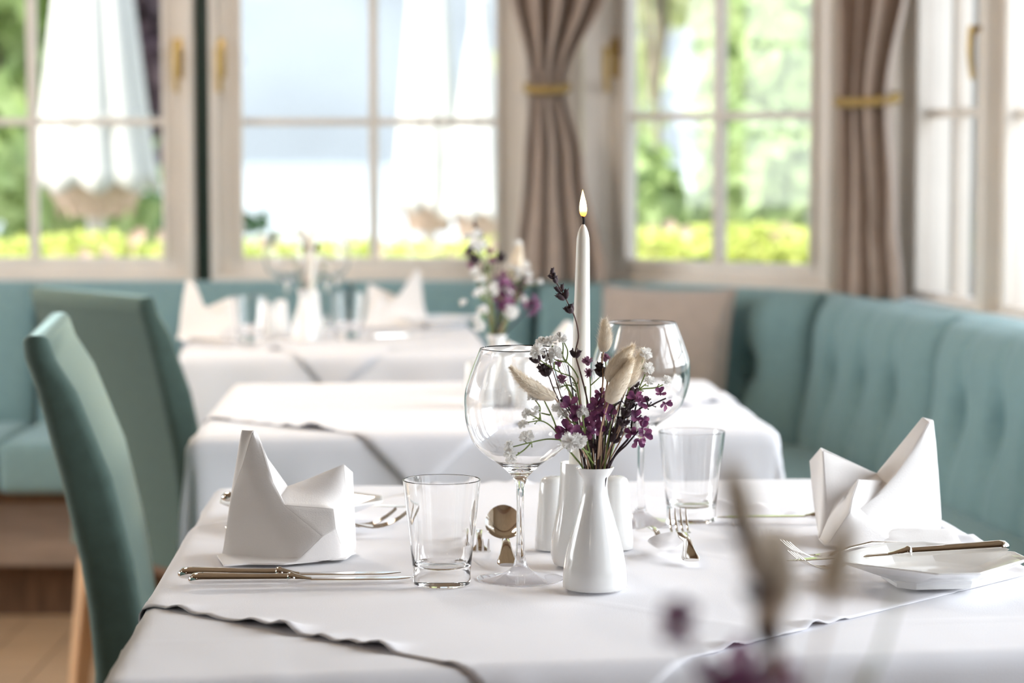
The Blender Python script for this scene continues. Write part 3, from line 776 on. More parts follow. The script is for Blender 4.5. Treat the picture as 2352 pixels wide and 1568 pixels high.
def gz(px, py, z): return onz(px, py, z)
place(kn, gz(433, 1342, T), gz(928, 1334, T))
k2 = dup(kn, (0, 0, 0), None, 'farther of the two silver knives, touching the left napkin'); place(k2, gz(409, 1329, T), gz(952, 1322, T))
k3 = dup(kn, (0, 0, 0), None, 'silver knife resting across the right bread plate'); place(k3, V(.4665, 2.243, .7775), V(.268, 2.268, .7625))
k4 = dup(kn, (0, 0, 0), None, 'silver knife resting on the plate behind the left napkin'); place(k4, V(-.311, 2.566, .7775), V(-.116, 2.627, .7600))
k5 = dup(kn, (0, 0, 0), None, 'silver knife lying behind the right napkin, only its blade showing'); place(k5, V(.43, 2.60, T), V(.222, 2.60, T))
fk = make_fork('silver dessert fork lifted tines-up on a spoon right of the vase', 'silver forks', .168)
place(fk, gz(1588, 1291, T), V(.172, 2.50, .762))
f2 = dup(fk, (0, 0, 0), None, 'silver dessert fork pointing its tines towards us beside the left tumbler'); place(f2, V(-.035, 2.505, T), V(-.0315, 2.352, T))
fl_ = make_fork('silver fork lying behind the left napkin, nearer one', 'silver dinner forks', .18)
place(fl_, V(-.302, 2.53, T), V(-.123, 2.545, T))
f4 = dup(fl_, (0, 0, 0), None, 'silver fork crossing farther behind the left napkin'); place(f4, V(-.285, 2.50, T+.001), V(-.112, 2.515, T+.004))
f5 = dup(fl_, (0, 0, 0), None, 'silver fork with its curved head beside the right bread plate'); place(f5, V(.43, 2.335, T), V(.262, 2.262, T))
f6 = dup(fl_, (0, 0, 0), None, 'silver fork behind the bread plate with its tine tips raised'); place(f6, V(.425, 2.395, T), V(.276, 2.322, T+.002))
spn = make_spoon('silver dessert spoon showing its hollow, between tumbler and wine glass stem', 'silver dessert spoons')
place(spn, gz(1166, 1302, T-.001), V(-.0105, 2.505, T+.010))
s2 = dup(spn, (0, 0, 0), None, 'silver dessert spoon lying under the upright fork'); place(s2, V(.1385, 2.51, T), V(.156, 2.358, T-.001))

# ---------------------------------------------------------------- folded napkins
def panels(name, pts, polys, label, base, group):
    c = Vector(base); c.z = TZ + .0025
    bm = bmesh.new()
    for poly in polys:
        b2 = bmesh.new(); vs = [b2.verts.new(pts[i] - c) for i in poly]
        b2.faces.new(vs); bmesh.ops.triangulate(b2, faces=b2.faces[:], ngon_method='EAR_CLIP')
        bmesh.ops.subdivide_edges(b2, edges=b2.edges[:], cuts=5, use_grid_fill=True)
        inner = [v for v in b2.verts if not v.is_boundary]
        for _ in range(40): bmesh.ops.smooth_vert(b2, verts=inner, factor=.5, use_axis_x=True, use_axis_y=True, use_axis_z=True)
        for v in inner:
            v.co += V(0, 1, 0) * .0006*noise.noise(v.co*55)
        me = bpy.data.meshes.new('t'); b2.to_mesh(me); bm.from_mesh(me); bpy.data.meshes.remove(me); b2.free()
    for v in bm.verts: v.co.z = max(v.co.z, .0002)
    me = bpy.data.meshes.new(name); bm.to_mesh(me); bm.free(); me.materials.append(M['napkin']); me.shade_smooth()
    o = bpy.data.objects.new(name, me); COL.objects.link(o); o.location = c
    md = o.modifiers.new('t', 'SOLIDIFY'); md.thickness = .0017; md.offset = 0
    md2 = o.modifiers.new('b', 'BEVEL'); md2.width = .0006; md2.segments = 2; md2.limit_method = 'ANGLE'; md2.angle_limit = 1.0
    return tag(o, label, 'napkin', group)
def cpt(x, y, Y, s, ox, oy): return ony(ox + x/s, oy + y/s, Y)
LN = dict(p0=(512, 122, .075), p1=(598, 130, .072), p2=(662, 252, .065), p3=(740, 520, .055), p4=(828, 690, .045), p5=(1110, 920, .026), p6=(940, 1085, .018), p7=(366, 1080, .066), p8=(430, 620, .077), p9=(482, 300, .080), pA=(600, 860, .024),
 b1=(692, 330, .085), b2=(850, 548, .100), b3=(798, 620, .080), b4=(960, 512, .100), b5=(1270, 383, .100), b6=(1308, 960, .070), b7=(1335, 440, .115), b8=(1365, 1086, .0735), b9=(1330, 1097, .064), b10=(1290, 1134, .040),
 c1=(1190, 717, .045), c2=(1207, 862, .033), c3=(1240, 965, .038), e1=(1130, 1143, .030), e2=(830, 1174, .008), d1=(322, 1106, .058), d2=(375, 1186, 0), d3=(560, 1166, .010), d4=(830, 1140, .012),
 k1=(400, 1040, .100), k2=(1340, 1045, .104), k3=(860, 1040, .108), s1=(590, 142, .068), s2=(520, 380, .066), s3=(432, 625, .070),
 h1=(620, 150, .080), pM=(700, 880, .030))
PT = {n: cpt(x, y, 2.309 + d, 3.267, 400, 950) for n, (x, y, d) in LN.items()}
LP = [('s1', 'p1', 'p2', 'p3', 'p4', 'p5', 'p6', 'p7', 's3', 's2'), ('p0', 'p1', 's1', 's2', 's3', 'p7', 'p8', 'p9'), ('h1', 'b1', 'b2', 'b3', 'p4', 'p3', 'p2', 'p1'), ('b3', 'b2', 'b4', 'b5', 'b6', 'c1', 'p4'), ('b5', 'b7', 'b8', 'b6'), ('p4', 'c1', 'c2', 'p5'), ('c1', 'b6', 'b8', 'b9', 'c3', 'c2'), ('p5', 'c2', 'c3', 'b9', 'b10', 'e1', 'e2', 'p6'), ('p7', 'p6', 'e2', 'd3', 'd2', 'd1'), ('p0', 'p9', 'p8', 'p7', 'k1', 'k3', 'b2', 'b1', 'h1'), ('b2', 'b4', 'b5', 'b7', 'b8', 'k2', 'k3')]
base = sum((PT[n] for n in ('p7', 'd2', 'b8', 'e2')), V(0, 0, 0))/4
napL = panels('folded_napkin', PT, LP, 'white napkin folded into a tall-peaked hat behind the two knives', base, 'folded white napkins')
RN = dict(r0=(1155, 66, 2.505), r1=(1235, 88, 2.497), r1b=(1208, 106, 2.49), r2=(1255, 250, 2.498), r3=(1276, 500, 2.498), r4=(1298, 850, 2.497), r5=(1290, 940, 2.49), v0=(797, 506, 2.525), v1=(908, 598, 2.475), v2=(850, 567, 2.49),
 l0=(362, 302, 2.515), l0b=(376, 326, 2.495), l1=(275, 402, 2.53), l2=(300, 700, 2.522), l3=(345, 985, 2.513), l4=(412, 868, 2.478), f0=(652, 553, 2.458), f1=(540, 690, 2.455), f2=(603, 700, 2.442), f3=(660, 780, 2.447), f4=(585, 810, 2.433), f5=(342, 1052, 2.472), f6=(392, 1106, 2.430),
 g0=(890, 1005, 2.436), g1=(600, 1122, 2.418), g2=(800, 1060, 2.43), h0=(875, 962, 2.45), h1=(1130, 936, 2.452), h2=(1390, 940, 2.458), h3=(1425, 985, 2.447), h4=(1480, 1101, 2.433), h5=(1200, 1119, 2.42), k1=(380, 950, 2.525), k2=(1290, 900, 2.54), k3=(800, 920, 2.55))
PT2 = {n: cpt(x, y, Y, 3.409, 1780, 940) for n, (x, y, Y) in RN.items()}
RP = [('l0', 'l0b', 'l4', 'f5', 'l3', 'l2', 'l1'), ('l0b', 'v0', 'v2', 'f0', 'f1', 'l4'), ('r0', 'r1b', 'v1', 'v2', 'v0'), ('r1b', 'r1', 'r2', 'r3', 'r4', 'r5', 'h1', 'h0', 'g0', 'f3', 'v1'), ('f0', 'v2', 'v1', 'f3', 'f4', 'f2'), ('f0', 'f2', 'f4', 'f6', 'f5', 'l4', 'f1'), ('f4', 'f3', 'g0', 'g2', 'g1', 'f6'), ('h0', 'h1', 'h2', 'h3', 'h4', 'h5', 'g2', 'g0'), ('r0', 'r1', 'r1b'), ('v0', 'r0', 'r1', 'r2', 'r3', 'r4', 'k2', 'k3'), ('l0', 'v0', 'k3', 'k1', 'l3', 'l2', 'l1')]
base2 = sum((PT2[n] for n in ('l3', 'f6', 'r5', 'h4')), V(0, 0, 0))/4
napR = panels('folded_napkin', PT2, RP, 'white napkin folded into two points behind the right bread plate', base2, 'folded white napkins')

# ---------------------------------------------------------------- dried flowers (local origin: centre of a vase mouth)
VM = VL + V(0, 0, 273*S)
def fp(x, y, d=0): return ony(x, y, VM.y + d) - VM
def c5(x, y, d=0): return fp(1150 + x/5.227, 800 + y/5.227, d)
def c6(x, y, d=0): return fp(1040 + x/3.136, 600 + y/3.136, d)
rnd = random.Random(5)
def root(p, depth=.095):        # carry a stem on down into the neck of the vase
    q = Vector(p[0]); e = (Vector(p[1]) - q).normalized()
    r = max(1, math.hypot(q.x, q.y)/.0135); q0 = V(q.x/r, q.y/r, -.003)
    return [V(-q0.x*.1, -q0.y*.1, -depth), V(q0.x*.55, q0.y*.55, -.034), q0] + ([q] if q.z > .004 else []) + list(p[1:])
def meshof(fn, m, name):
    bm = bmesh.new(); fn(bm); me = bpy.data.meshes.new(name); bmesh.ops.recalc_face_normals(bm, faces=bm.faces[:]); bm.to_mesh(me); bm.free()
    me.materials.append(M[m]); me.shade_smooth(); return me
def pom(bm, r=.0046, n=15, seed=0):        # ruffled little white bloom
    R = random.Random(seed)
    for i in range(n):
        th = R.uniform(0, 2*PI); ph = math.acos(1 - 1.35*(i+.5)/n)
        d = V(math.sin(ph)*math.cos(th + i*2.4), math.sin(ph)*math.sin(th + i*2.4), math.cos(ph)); s = d.orthogonal().normalized(); s = Matrix.Rotation(R.uniform(0, 6), 3, d) @ s; t = d.cross(s)
        b = V(0, 0, .0006); w = r*R.uniform(.24, .40); h = r*R.uniform(.85, 1.1)
        tip = [b + d*h*k + s*w*a + t*r*.15*R.uniform(-1, 1) for a, k in ((-1, .86), (-.6, 1.04), (-.25, .88), (0, 1.1), (.3, .9), (.65, 1.03), (1, .84))]
        q = [bm.verts.new(b + d*h*.15)] + [bm.verts.new(p) for p in tip]
        for a_, b_ in zip(q[1:], q[2:]): bm.faces.new((q[0], a_, b_))
    ellipsoid(bm, V(0, 0, -.0002), (.0014, .0014, .0022))
def blossom(bm, r=.0062, seed=0):          # flat papery four-petal bloom
    R = random.Random(seed)
    for i in range(4):
        a = i*PI/2 + R.uniform(-.3, .3); d = V(math.cos(a), math.sin(a), R.uniform(.1, .7)).normalized(); s = V(-math.sin(a), math.cos(a), R.uniform(-.3, .3)); up = d.cross(s)
        pts = [d*r*k + s*r*w + up*r*z for k, w, z in ((.0, 0, 0), (.45, -.33, .10), (.85, -.42, .12), (1.15, -.18, .02), (1.12, .2, .0), (.82, .44, .12), (.42, .32, .10))]
        m_ = bm.verts.new(d*r*.6 - up*r*.06); q = [bm.verts.new(p) for p in pts]
        for a_, b_ in zip(q, q[1:]+q[:1]): bm.faces.new((m_, a_, b_))
    lathe(bm, [(.0006, -.003), (.0012, -.001), (.0008, .0008), (0, .001)], 6)
def fringe(bm, r=.0042, seed=0):           # spiky thistle-like bloom
    R = random.Random(seed)
    for i in range(64):
        a = R.uniform(0, 2*PI); ph = R.uniform(0, 1.25); d = V(math.sin(ph)*math.cos(a), math.sin(ph)*math.sin(a), math.cos(ph)); s = d.orthogonal().normalized()*r*.17
        q = [bm.verts.new(p) for p in (s, -s, d*r*R.uniform(.8, 1.25) - s*.5, d*r*1.1 + s*.5)]; bm.faces.new(q)
    ellipsoid(bm, V(0, 0, .0004), (.0021, .0021, .0026))
def buds(bm, n=3, L=.0068, r=.0019, seed=0):   # whorl of dried lavender calyces opening upwards
    R = random.Random(seed)
    for i in range(n):
        a = 2*PI*i/n + R.uniform(-.4, .4); d = V(math.cos(a)*.55, math.sin(a)*.55, 1).normalized(); q = d.to_track_quat('Z', 'Y').to_matrix().to_4x4()
        b2 = bmesh.new(); lathe(b2, [(0, 0), (r*.55, L*.08), (r*.95, L*.4), (r, L*.65), (r*.8, L*.85), (r*.95, L), (r*.45, L*.86), (0, L*.6)], 8)
        bmesh.ops.transform(b2, matrix=Matrix.Translation(V(math.cos(a), math.sin(a), 0)*.0006) @ q, verts=b2.verts[:])
        me = bpy.data.meshes.new('t'); b2.to_mesh(me); bm.from_mesh(me); bpy.data.meshes.remove(me); b2.free()
        for k_ in range(3):                 # torn calyx teeth
            aa = 2*PI*k_/3 + i; p = d*L*.98 + d.orthogonal()*0; s = Matrix.Rotation(aa, 3, d) @ d.orthogonal().normalized()
            q4 = [bm.verts.new(v) for v in (p + s*r*.9 + s.cross(d)*r*.4, p + s*r*.9 - s.cross(d)*r*.4, p + s*r*1.35 + d*L*.26)]; bm.faces.new(q4)
PM = [meshof(lambda b, i=i: pom(b, .0050, 30, i), 'gyp', 'bloom') for i in range(3)]
BM_ = [meshof(lambda b, i=i: blossom(b, .0066, i), 'statice', 'blossom') for i in range(4)]
FM = [meshof(lambda b, i=i: fringe(b, .0046, i), 'pink', 'blossom') for i in range(2)]
UM = [meshof(lambda b, i=i: buds(b, i+1 if i < 3 else 4, .0070, .0021, i), 'bud', 'bud') for i in range(4)]
def head(par, me, p, d, sc_=1, nm=None):
    o = bpy.data.objects.new(nm or me.name.split('.')[0], me); COL.objects.link(o); o.parent = par; o.location = p
    q = Vector(d).to_track_quat('Z', 'Y') @ Matrix.Rotation(rnd.uniform(0, 6), 3, 'Z').to_quaternion()
    o.rotation_mode = 'QUATERNION'; o.rotation_quaternion = q; o.scale = (sc_,)*3
    return o
SPR = []
def sprig(name, label, cat, group, m, paths, heads, r=.0010, r1=.0006, thorns=0):
    bm = bmesh.new()
    for i, p in enumerate(paths):
        q = root(p) if i == 0 else [Vector(v) for v in p]
        q = smoothpts(q, 4); rr = r if i == 0 else r*.72
        tube(bm, q, rr, 6, r1)
        for a, b in zip(q[::3], q[1::3]):
            if thorns and a.z > .01 and rnd.random() < thorns:
                d = (b-a).normalized().orthogonal(); d = Matrix.Rotation(rnd.uniform(0, 6), 3, (b-a).normalized()) @ d
                tube(bm, [a, a + d.normalized()*.0032 + (b-a).normalized()*.0022], .00045, 5); ellipsoid(bm, a + d.normalized()*.0034 + (b-a).normalized()*.0024, (.00075,)*3, None, 6, 4)
    o = obj(name, bm, m, None, VM, angle=180); tag(o, label, cat, group)
    for me, p, d, s in heads:
        head(o, rnd.choice(me) if isinstance(me, list) else me, p, d, s)
    SPR.append(o); return o
UP = V(0, 0, 1)
def away(p, q): return (Vector(q) - Vector(p)).normalized()
g1 = "white baby's breath sprigs in the front vase"
def gyp(label, paths, fl, dz=0): return sprig('gypsophila_sprig', label, 'flower', g1, 'greenstem', paths, fl, .0011, .0006, .25)
def F(p, d=None, s=1): return (PM, p, d or V(p[0], p[1]-.01, .03), s*1.12)
gyp("low white baby's breath sprig arching left over the wine glass bowl", [[c5(1010, 1440), c5(860, 1270, -.01), c5(712, 1095, -.02), c5(655, 910, -.022), c5(590, 760, -.02), c5(530, 640, -.02), c5(480, 515, -.02)],
 [c5(712, 1095, -.02), c5(560, 1088, -.024), c5(370, 1125, -.03), c5(150, 1180, -.034)], [c5(370, 1125, -.03), c5(290, 1210, -.033), c5(180, 1290, -.036)], [c5(690, 1035, -.021), c5(600, 930, -.022), c5(480, 868, -.022), c5(325, 888, -.024)],
 [c5(480, 868, -.022), c5(420, 825, -.022), c5(345, 790, -.022)], [c5(480, 868, -.022), c5(470, 775, -.02), c5(470, 700, -.02), c5(415, 620, -.02)], [c5(592, 800, -.02), c5(530, 785, -.018), c5(470, 770, -.018)]],
 [F(c5(110, 1175, -.034), V(-1, -.4, .4)), F(c5(140, 1290, -.036), V(-1, -.5, -.2), 1.25), F(c5(318, 1075, -.03), V(-.2, -.5, 1), 1.25), F(c5(325, 790, -.022), V(-1, -.3, .5), .95), F(c5(420, 765, -.022), V(-.2, -.4, 1)), F(c5(385, 590, -.02), V(-.6, -.3, 1), .95), F(c5(470, 590, -.02), V(.1, -.4, 1)), F(c5(425, 470, -.012), V(-.3, -.2, 1)), F(c5(275, 925, -.004), V(-.6, .4, 1), .9)])
gyp("tall white baby's breath sprig beside the candle", [[c5(1090, 1440), c5(1010, 900, 0), c5(955, 690, 0), c5(920, 480, 0), c5(905, 430, 0), c5(850, 340, 0), c5(740, 300, -.004), c5(620, 235, -.006), c5(470, 140, -.008)],
 [c6(885, 900), c6(905, 850, .002), c6(870, 780, .002), c6(800, 700, .003), c6(760, 625, .004), c6(690, 605, .004)], [c6(815, 730, .003), c6(828, 650, .004), c6(800, 580, .004)], [c6(790, 690, .003), c6(795, 620, .004), c6(790, 570, .004)], [c5(905, 520), c5(820, 440, .004), c5(700, 470, .006)], [c5(640, 235, -.006), c5(645, 160, -.006)], [c5(770, 160, .003), c5(700, 150, .003), c5(640, 130, .003)]],
 [F(c6(772, 560, .004), V(.2, -.4, 1), 1.1), F(c6(704, 585, .004), V(-.2, -.5, 1), 1.1), F(c6(640, 590, .008), V(-.6, .2, 1)), F(c6(617, 655, -.008), V(-.5, -.6, .8), 1.35), F(c6(735, 665, -.006), V(.1, -.7, .8), 1.25), F(c6(703, 700, -.004), V(-.3, -.6, .6)), F(c5(690, 470, .008), V(-.5, .2, 1), .8)])
gyp("white baby's breath sprig spreading right across the far wine glass", [[c5(1260, 1440), c5(1430, 960, .006), c5(1560, 700, .008), c5(1650, 500, .01), c5(1735, 310, .01)], [c5(1655, 495, .01), c5(1700, 460, .01), c5(1745, 425, .01)], [c5(1655, 500, .01), c5(1720, 483, .01), c5(1850, 472, .012), c5(1950, 435, .012)], [c5(1480, 700, .006), c5(1560, 420, .006), c5(1640, 290, .006), c5(1710, 130, .006)]],
 [F(c5(1765, 250, .01), V(.5, -.5, 1), 1.1), F(c5(1738, 75, .006), V(.5, -.5, 1), 1.1), F(c5(1778, 400, .01), V(.3, .2, 1)), F(c5(1985, 395, .012), V(.6, -.2, 1), .95)])
gyp("short white baby's breath sprig in the heart of the bouquet", [[c5(1120, 1440), c5(1010, 1000, -.02), c5(985, 800, -.022)], [c5(1000, 950, -.02), c5(860, 890, -.02), c5(740, 790, -.02)], [c5(1060, 1250, -.02), c5(900, 1160, -.026)], [c5(1110, 1380, -.01), c5(960, 1160, -.03), c5(870, 1120, -.034)]],
 [F(c5(980, 775, -.022), V(.2, -.7, .8), 1.1), F(c5(705, 720, -.018), V(-.4, -.2, 1), 1.15), F(c5(745, 790, -.018), V(-.2, -.6, .6), .9), F(c5(850, 1120, -.036), V(-.4, -1, .3), 1.6), F(c5(935, 1110, -.033), V(.3, -1, .4), 1.4)])
gyp("pale baby's breath sprig half hidden behind the plum flowers", [[c5(1200, 1440), c5(1350, 1000, .014), c5(1420, 760, .016)], [c5(1350, 1000, .014), c5(1500, 1010, .01), c5(1610, 960, -.008)], [c5(1290, 1190, .014), c5(1110, 880, .018)]],
 [F(c5(1420, 740, .016), None, 1.2), F(c5(1490, 1010, .01), None, 1.3), F(c5(1625, 965, -.008), V(.5, -.6, .7), 1.2), F(c5(1105, 815, .018), None, 1.1), F(c5(1390, 860, .016), None, 1.2)])
g2 = 'dark lavender stems in the front vase'
def lav(label, path, bs, m='brownstem', grp=g2): return sprig('lavender_stem', label, 'flower', grp, m, [path], [(UM[n], p, d, s*.78) for p, d, s, n in bs], .0009, .0005)
lv = [c6(1020, 1500), c6(985, 1100, -.005), c6(940, 880, -.008), c6(888, 690, -.01), c6(885, 640, -.01), c6(905, 550, -.012), c6(895, 460, -.013), c6(870, 380, -.014), c6(845, 335, -.014), c6(815, 270, -.015), c6(770, 190, -.016), c6(727, 125, -.016), c6(703, 80, -.016)]
lav('tallest lavender stem, leaning left in front of the candle', lv, [(c6(886, 695, -.01), V(0, -.1, 1), 1.45, 1), (c6(858, 372, -.014), V(-.35, -.1, 1), 1.45, 2), (c6(812, 275, -.015), V(-.5, -.1, .9), 1.6, 2), (c6(780, 222, -.0155), V(-.3, 0, 1), 1.25, 1), (c6(745, 158, -.016), V(-.45, 0, 1), 1.2, 1), (c6(724, 126, -.016), V(-.4, 0, 1), .95, 1), (c6(706, 100, -.016), V(-.2, 0, 1), 1.15, 0)])
lav('dark lavender stem rising left through the wine glass rim', [c5(1080, 1440), c5(900, 960, -.01), c5(830, 790, -.012), c5(745, 640, -.012), c5(650, 340, -.01), c5(590, 160, -.008), c5(545, 10, -.006)], [(c5(510, 130, -.008), V(-.3, -.2, 1), 1.2, 0), (c5(745, 660, -.012), V(-.2, -.3, 1), 1, 1)])
lav('dark lavender spike crossing behind the left bunny tail', [c5(1050, 1440), c5(820, 900, .004), c5(640, 500, .004), c5(575, 330, .004), c5(480, 200, .004), c5(430, 120, .004)], [(c5(565, 330, .004), V(-.3, -.2, 1), 1.7, 3), (c5(520, 270, .004), V(-.4, 0, 1), 1.3, 2), (c5(455, 170, .004), V(-.5, 0, 1), 1.5, 2)])
lav('dark lavender spike at the top centre under the highest bunny tail', [c6(1080, 1500), c6(1078, 1000, 0), c6(1080, 850, 0), c6(1072, 780, 0), c6(1072, 660, .002)], [(c6(1072, 830, -.002), V(-.1, -.2, 1), 1.6, 3), (c6(1066, 780, -.002), V(-.2, -.2, 1), 1.2, 2)])
for i, (a, b, c, t_) in enumerate([((1220, 1440), (1420, 1000), (1500, 780), 3), ((1210, 1440), (1440, 900), (1540, 690), 3), ((1190, 1440), (1330, 1150), (1390, 1020), 3), ((1130, 1440), (1110, 1240), (1100, 1170), 3), ((1240, 1440), (1480, 1010), (1590, 520), 2), ((1160, 1440), (1200, 1060), (1240, 960), 3)]):
    p = [c5(*a), c5(*b, -.012), c5(*c, -.014 + .006*i)]
    e = away(p[1], p[2])
    lav('short dark lavender spike ' + ('among the plum flowers, its head right of centre', 'leaning right, its head just under the far-right plum blossoms', 'low on the right, behind the straw stalks', 'lowest in the bouquet, just above the vase mouth', 'reaching highest on the right, beneath the white blooms', 'in the middle, hidden behind the plum petals')[i], p, [(p[2] - e*.012, e + V(0, -.3, 0), 1.5, 3), (p[2] - e*.003, e, 1.4, 3), (p[2] + e*.005, e, 1.1, t_ - 1)], 'tanstem', 'short lavender spikes in the front vase')
g3 = 'plum statice sprigs in the front vase'
def stat(label, paths, fl): return sprig('statice_sprig', label, 'flower', g3, 'darkstem', paths, [(BM_, p, d, s*(.80 if abs(p[0]) < .018 else .98)) for p, d, s in fl], .0013, .0007, .35)
stat('plum statice branch reaching far right with dark twigs', [[c5(1280, 1440), c5(1400, 1240, -.008), c5(1545, 1060, -.01), c5(1575, 880, -.01), c5(1610, 750, -.01), c5(1632, 660, -.01)], [c5(1612, 785, -.01), c5(1690, 710, -.012), c5(1790, 690, -.012), c5(1880, 645, -.012), c5(1985, 598, -.012)], [c5(1772, 690, -.012), c5(1758, 630, -.012), c5(1780, 590, -.012)], [c5(1758, 640, -.012), c5(1740, 580, -.012)], [c5(1590, 900, -.01), c5(1690, 800, -.01)]],
 [(c5(1615, 600, -.012), V(-.2, -.7, .8), 1.15), (c5(1695, 650, -.012), V(.3, -.8, .4), 1.1), (c5(1920, 540, -.013), V(-.1, -.8, .8), .9), (c5(1970, 660, -.013), V(.5, -.6, -.4), 1.0), (c5(1622, 830, -.013), V(.1, -.9, .5), 1.1), (c5(1705, 870, -.013), V(.6, -.6, -.1), .9)])
stat('plum statice branch low on the right of the bouquet', [[c5(1260, 1440), c5(1380, 1280, -.014), c5(1500, 1165, -.016), c5(1600, 1050, -.016), c5(1680, 960, -.016)]], [(c5(1700, 960, -.017), V(.4, -.7, .6), 1.1), (c5(1715, 1040, -.018), V(.6, -.8, 0), 1.2), (c5(1570, 1020, -.016), V(-.3, -.8, .5), 1.0), (c5(1645, 1105, -.017), V(.2, -.8, -.5), 1.1)])
stat('plum statice branch on the left above the vase mouth', [[c5(1080, 1440), c5(960, 1080, -.018), c5(900, 880, -.018), c5(850, 770, -.018), c5(800, 690, -.018)], [c5(970, 1100, -.018), c5(860, 1020, -.022), c5(790, 980, -.022)]], [(c5(835, 680, -.02), V(-.1, -.8, .7), 1.35), (c5(930, 720, -.02), V(.6, -.6, .2), .8), (c5(890, 805, -.02), V(.1, -.9, .4), 1.1), (c5(790, 975, -.024), V(-.4, -.8, .5), 1.4), (c5(730, 1000, -.024), V(-.8, -.6, 0), 1.1), (c5(870, 1010, -.024), V(.4, -.9, .1), 1.25), (c5(820, 1070, -.024), V(0, -.9, -.5), .9)])
stat('plum statice branch filling the centre of the bouquet', [[c5(1150, 1440), c5(1160, 1000, -.01), c5(1180, 760, -.01), c5(1200, 560, -.008)], [c5(1160, 960, -.01), c5(1060, 900, -.012)], [c5(1175, 800, -.01), c5(1280, 760, -.012)], [c5(1160, 1100, -.01), c5(1290, 960, -.014), c5(1330, 760, -.014), c5(1400, 660, -.014), c5(1465, 628, -.014)]],
 [(c5(1205, 545, -.008), V(0, -.7, .8), 1.1), (c5(1165, 630, -.012), V(-.3, -.8, .5), 1.2), (c5(1140, 720, -.014), V(-.3, -.9, .2), 1.5), (c5(1215, 690, -.012), V(.2, -.9, .4), 1.3), (c5(1280, 770, -.014), V(.5, -.8, .2), 1.5), (c5(1180, 790, -.014), V(0, -1, 0), 1.1), (c5(1120, 880, -.014), V(-.2, -.9, .2), 1.5), (c5(1060, 925, -.016), V(-.4, -.9, .2), 1.4), (c5(1160, 950, -.014), V(.1, -1, .2), 1.4), (c5(1070, 1010, -.02), V(-.3, -1, 0), 1.2)])
g4 = 'mauve thistle sprigs in the front vase'
def thi(label, paths, fl): return sprig('thistle_sprig', label, 'flower', g4, 'greenstem', paths, [(FM, p, d, s) for p, d, s in fl], .0009, .0006, .2)
thi('mauve thistle sprig with two blooms against the candle', [[c5(1120, 1440), c5(1090, 800, .006), c5(1078, 640, .006), c5(1078, 440, .006), c5(1062, 240, .006)], [c5(1085, 440, .006), c5(1140, 390, .006), c5(1190, 345, .006)]], [(c5(1045, 175, .006), V(-.1, -.3, 1), 1.25), (c5(1060, 310, .004), V(-.1, -.7, .7), 1.25), (c5(1235, 590, .004), V(0, -.8, .5), 1)])
thi('mauve thistle sprig left of the candle foot', [[c5(1060, 1440), c5(960, 900, .01), c5(820, 520, .01), c5(740, 400, .01)], [c5(900, 650, .01), c5(700, 250, .012), c5(700, 210, .012)]], [(c5(735, 390, .008), V(-.1, -.5, .8), 1.3), (c5(700, 195, .012), V(-.3, 0, 1), 1)])
thi('mauve thistle sprig behind the paired bunny tails', [[c5(1200, 1440), c5(1280, 700, .012), c5(1260, 160, .012)], [c5(1290, 800, .012), c5(1500, 470, .012), c5(1600, 350, .012)]], [(c5(1255, 130, .012), V(0, -.4, 1), 1.2), (c5(1615, 340, .012), V(.6, 0, .6), .8)])
def tail(label, tip, basep, w, path, seed, bend=0, grp='bunny tail grasses in the front vase', hairs=1500):
    tip, basep = Vector(tip), Vector(basep); ax = (tip-basep); L_ = ax.length; ax.normalize(); R = random.Random(seed)
    pp = list(path); bm = bmesh.new(); tube(bm, smoothpts(root(pp) , 4), .0009, 6, .0008)
    o = obj('bunny_tail', bm, 'tanstem', None, VM, angle=180); tag(o, label, 'grass', grp)
    s = ax.orthogonal().normalized(); t = ax.cross(s); bv = V(-ax.z, 0, ax.x).normalized()
    def pr(u): return w*.5*(max(0, math.sin(PI*(.03 + .955*u)**.74))**.62)*(1 - .12*u)
    def P_(u, a, k=1): return basep + ax*L_*u + bv*bend*4*u*(1-u) + (s*math.cos(a)+t*math.sin(a))*pr(u)*k
    bm = bmesh.new(); rings(bm, [[P_(u, 2*PI*q/14, .93 + .07*noise.noise(P_(u, 2*PI*q/14)*300)) for q in range(14)] for u in [.005, .03, .08] + [i/16 for i in range(2, 16)] + [.97, .995]])
    for i in range(hairs):
        u = R.random()**.9; a = R.uniform(0, 2*PI); b = P_(u, a, .95); rad = (s*math.cos(a)+t*math.sin(a))
        d = (rad*R.uniform(.45, 1.0) + ax*R.uniform(.6, 1.2)).normalized(); hl = R.uniform(.0024, .0052) + (.004 if R.random() < .06 else 0); sd_ = d.cross(rad).normalized()*.00019
        bm.faces.new([bm.verts.new(v) for v in (b + sd_, b - sd_, b + d*hl)])
    h = obj('seed_head', bm, 'tail', o, angle=180)
    SPR.append(o); return o
tail('bunny tail grass drooping left over the near wine glass', c6(418, 762, -.03), c6(735, 985, -.022), 115/3.136/2470, [c6(1000, 1500), c6(930, 1350, -.016), c6(840, 1150, -.018), c6(755, 1010, -.02), c6(735, 985, -.022)], 1, .004)
tail('highest bunny tail grass standing right of the candle', c6(1092, 428, -.004), c6(1088, 652, -.004), 104/3.136/2470, [c6(1040, 1500), c6(1060, 1100, -.008), c6(1082, 850, -.006), c6(1075, 720, -.004), c6(1086, 652, -.004)], 2, -.001)
tail('bunny tail grass leaning right, upper one of the overlapping pair', c6(1302, 610, -.012), c6(1115, 862, -.012), 135/3.136/2470, [c6(1050, 1500), c6(1078, 1200, -.014), c6(1100, 960, -.012), c6(1115, 862, -.012)], 3, .001)
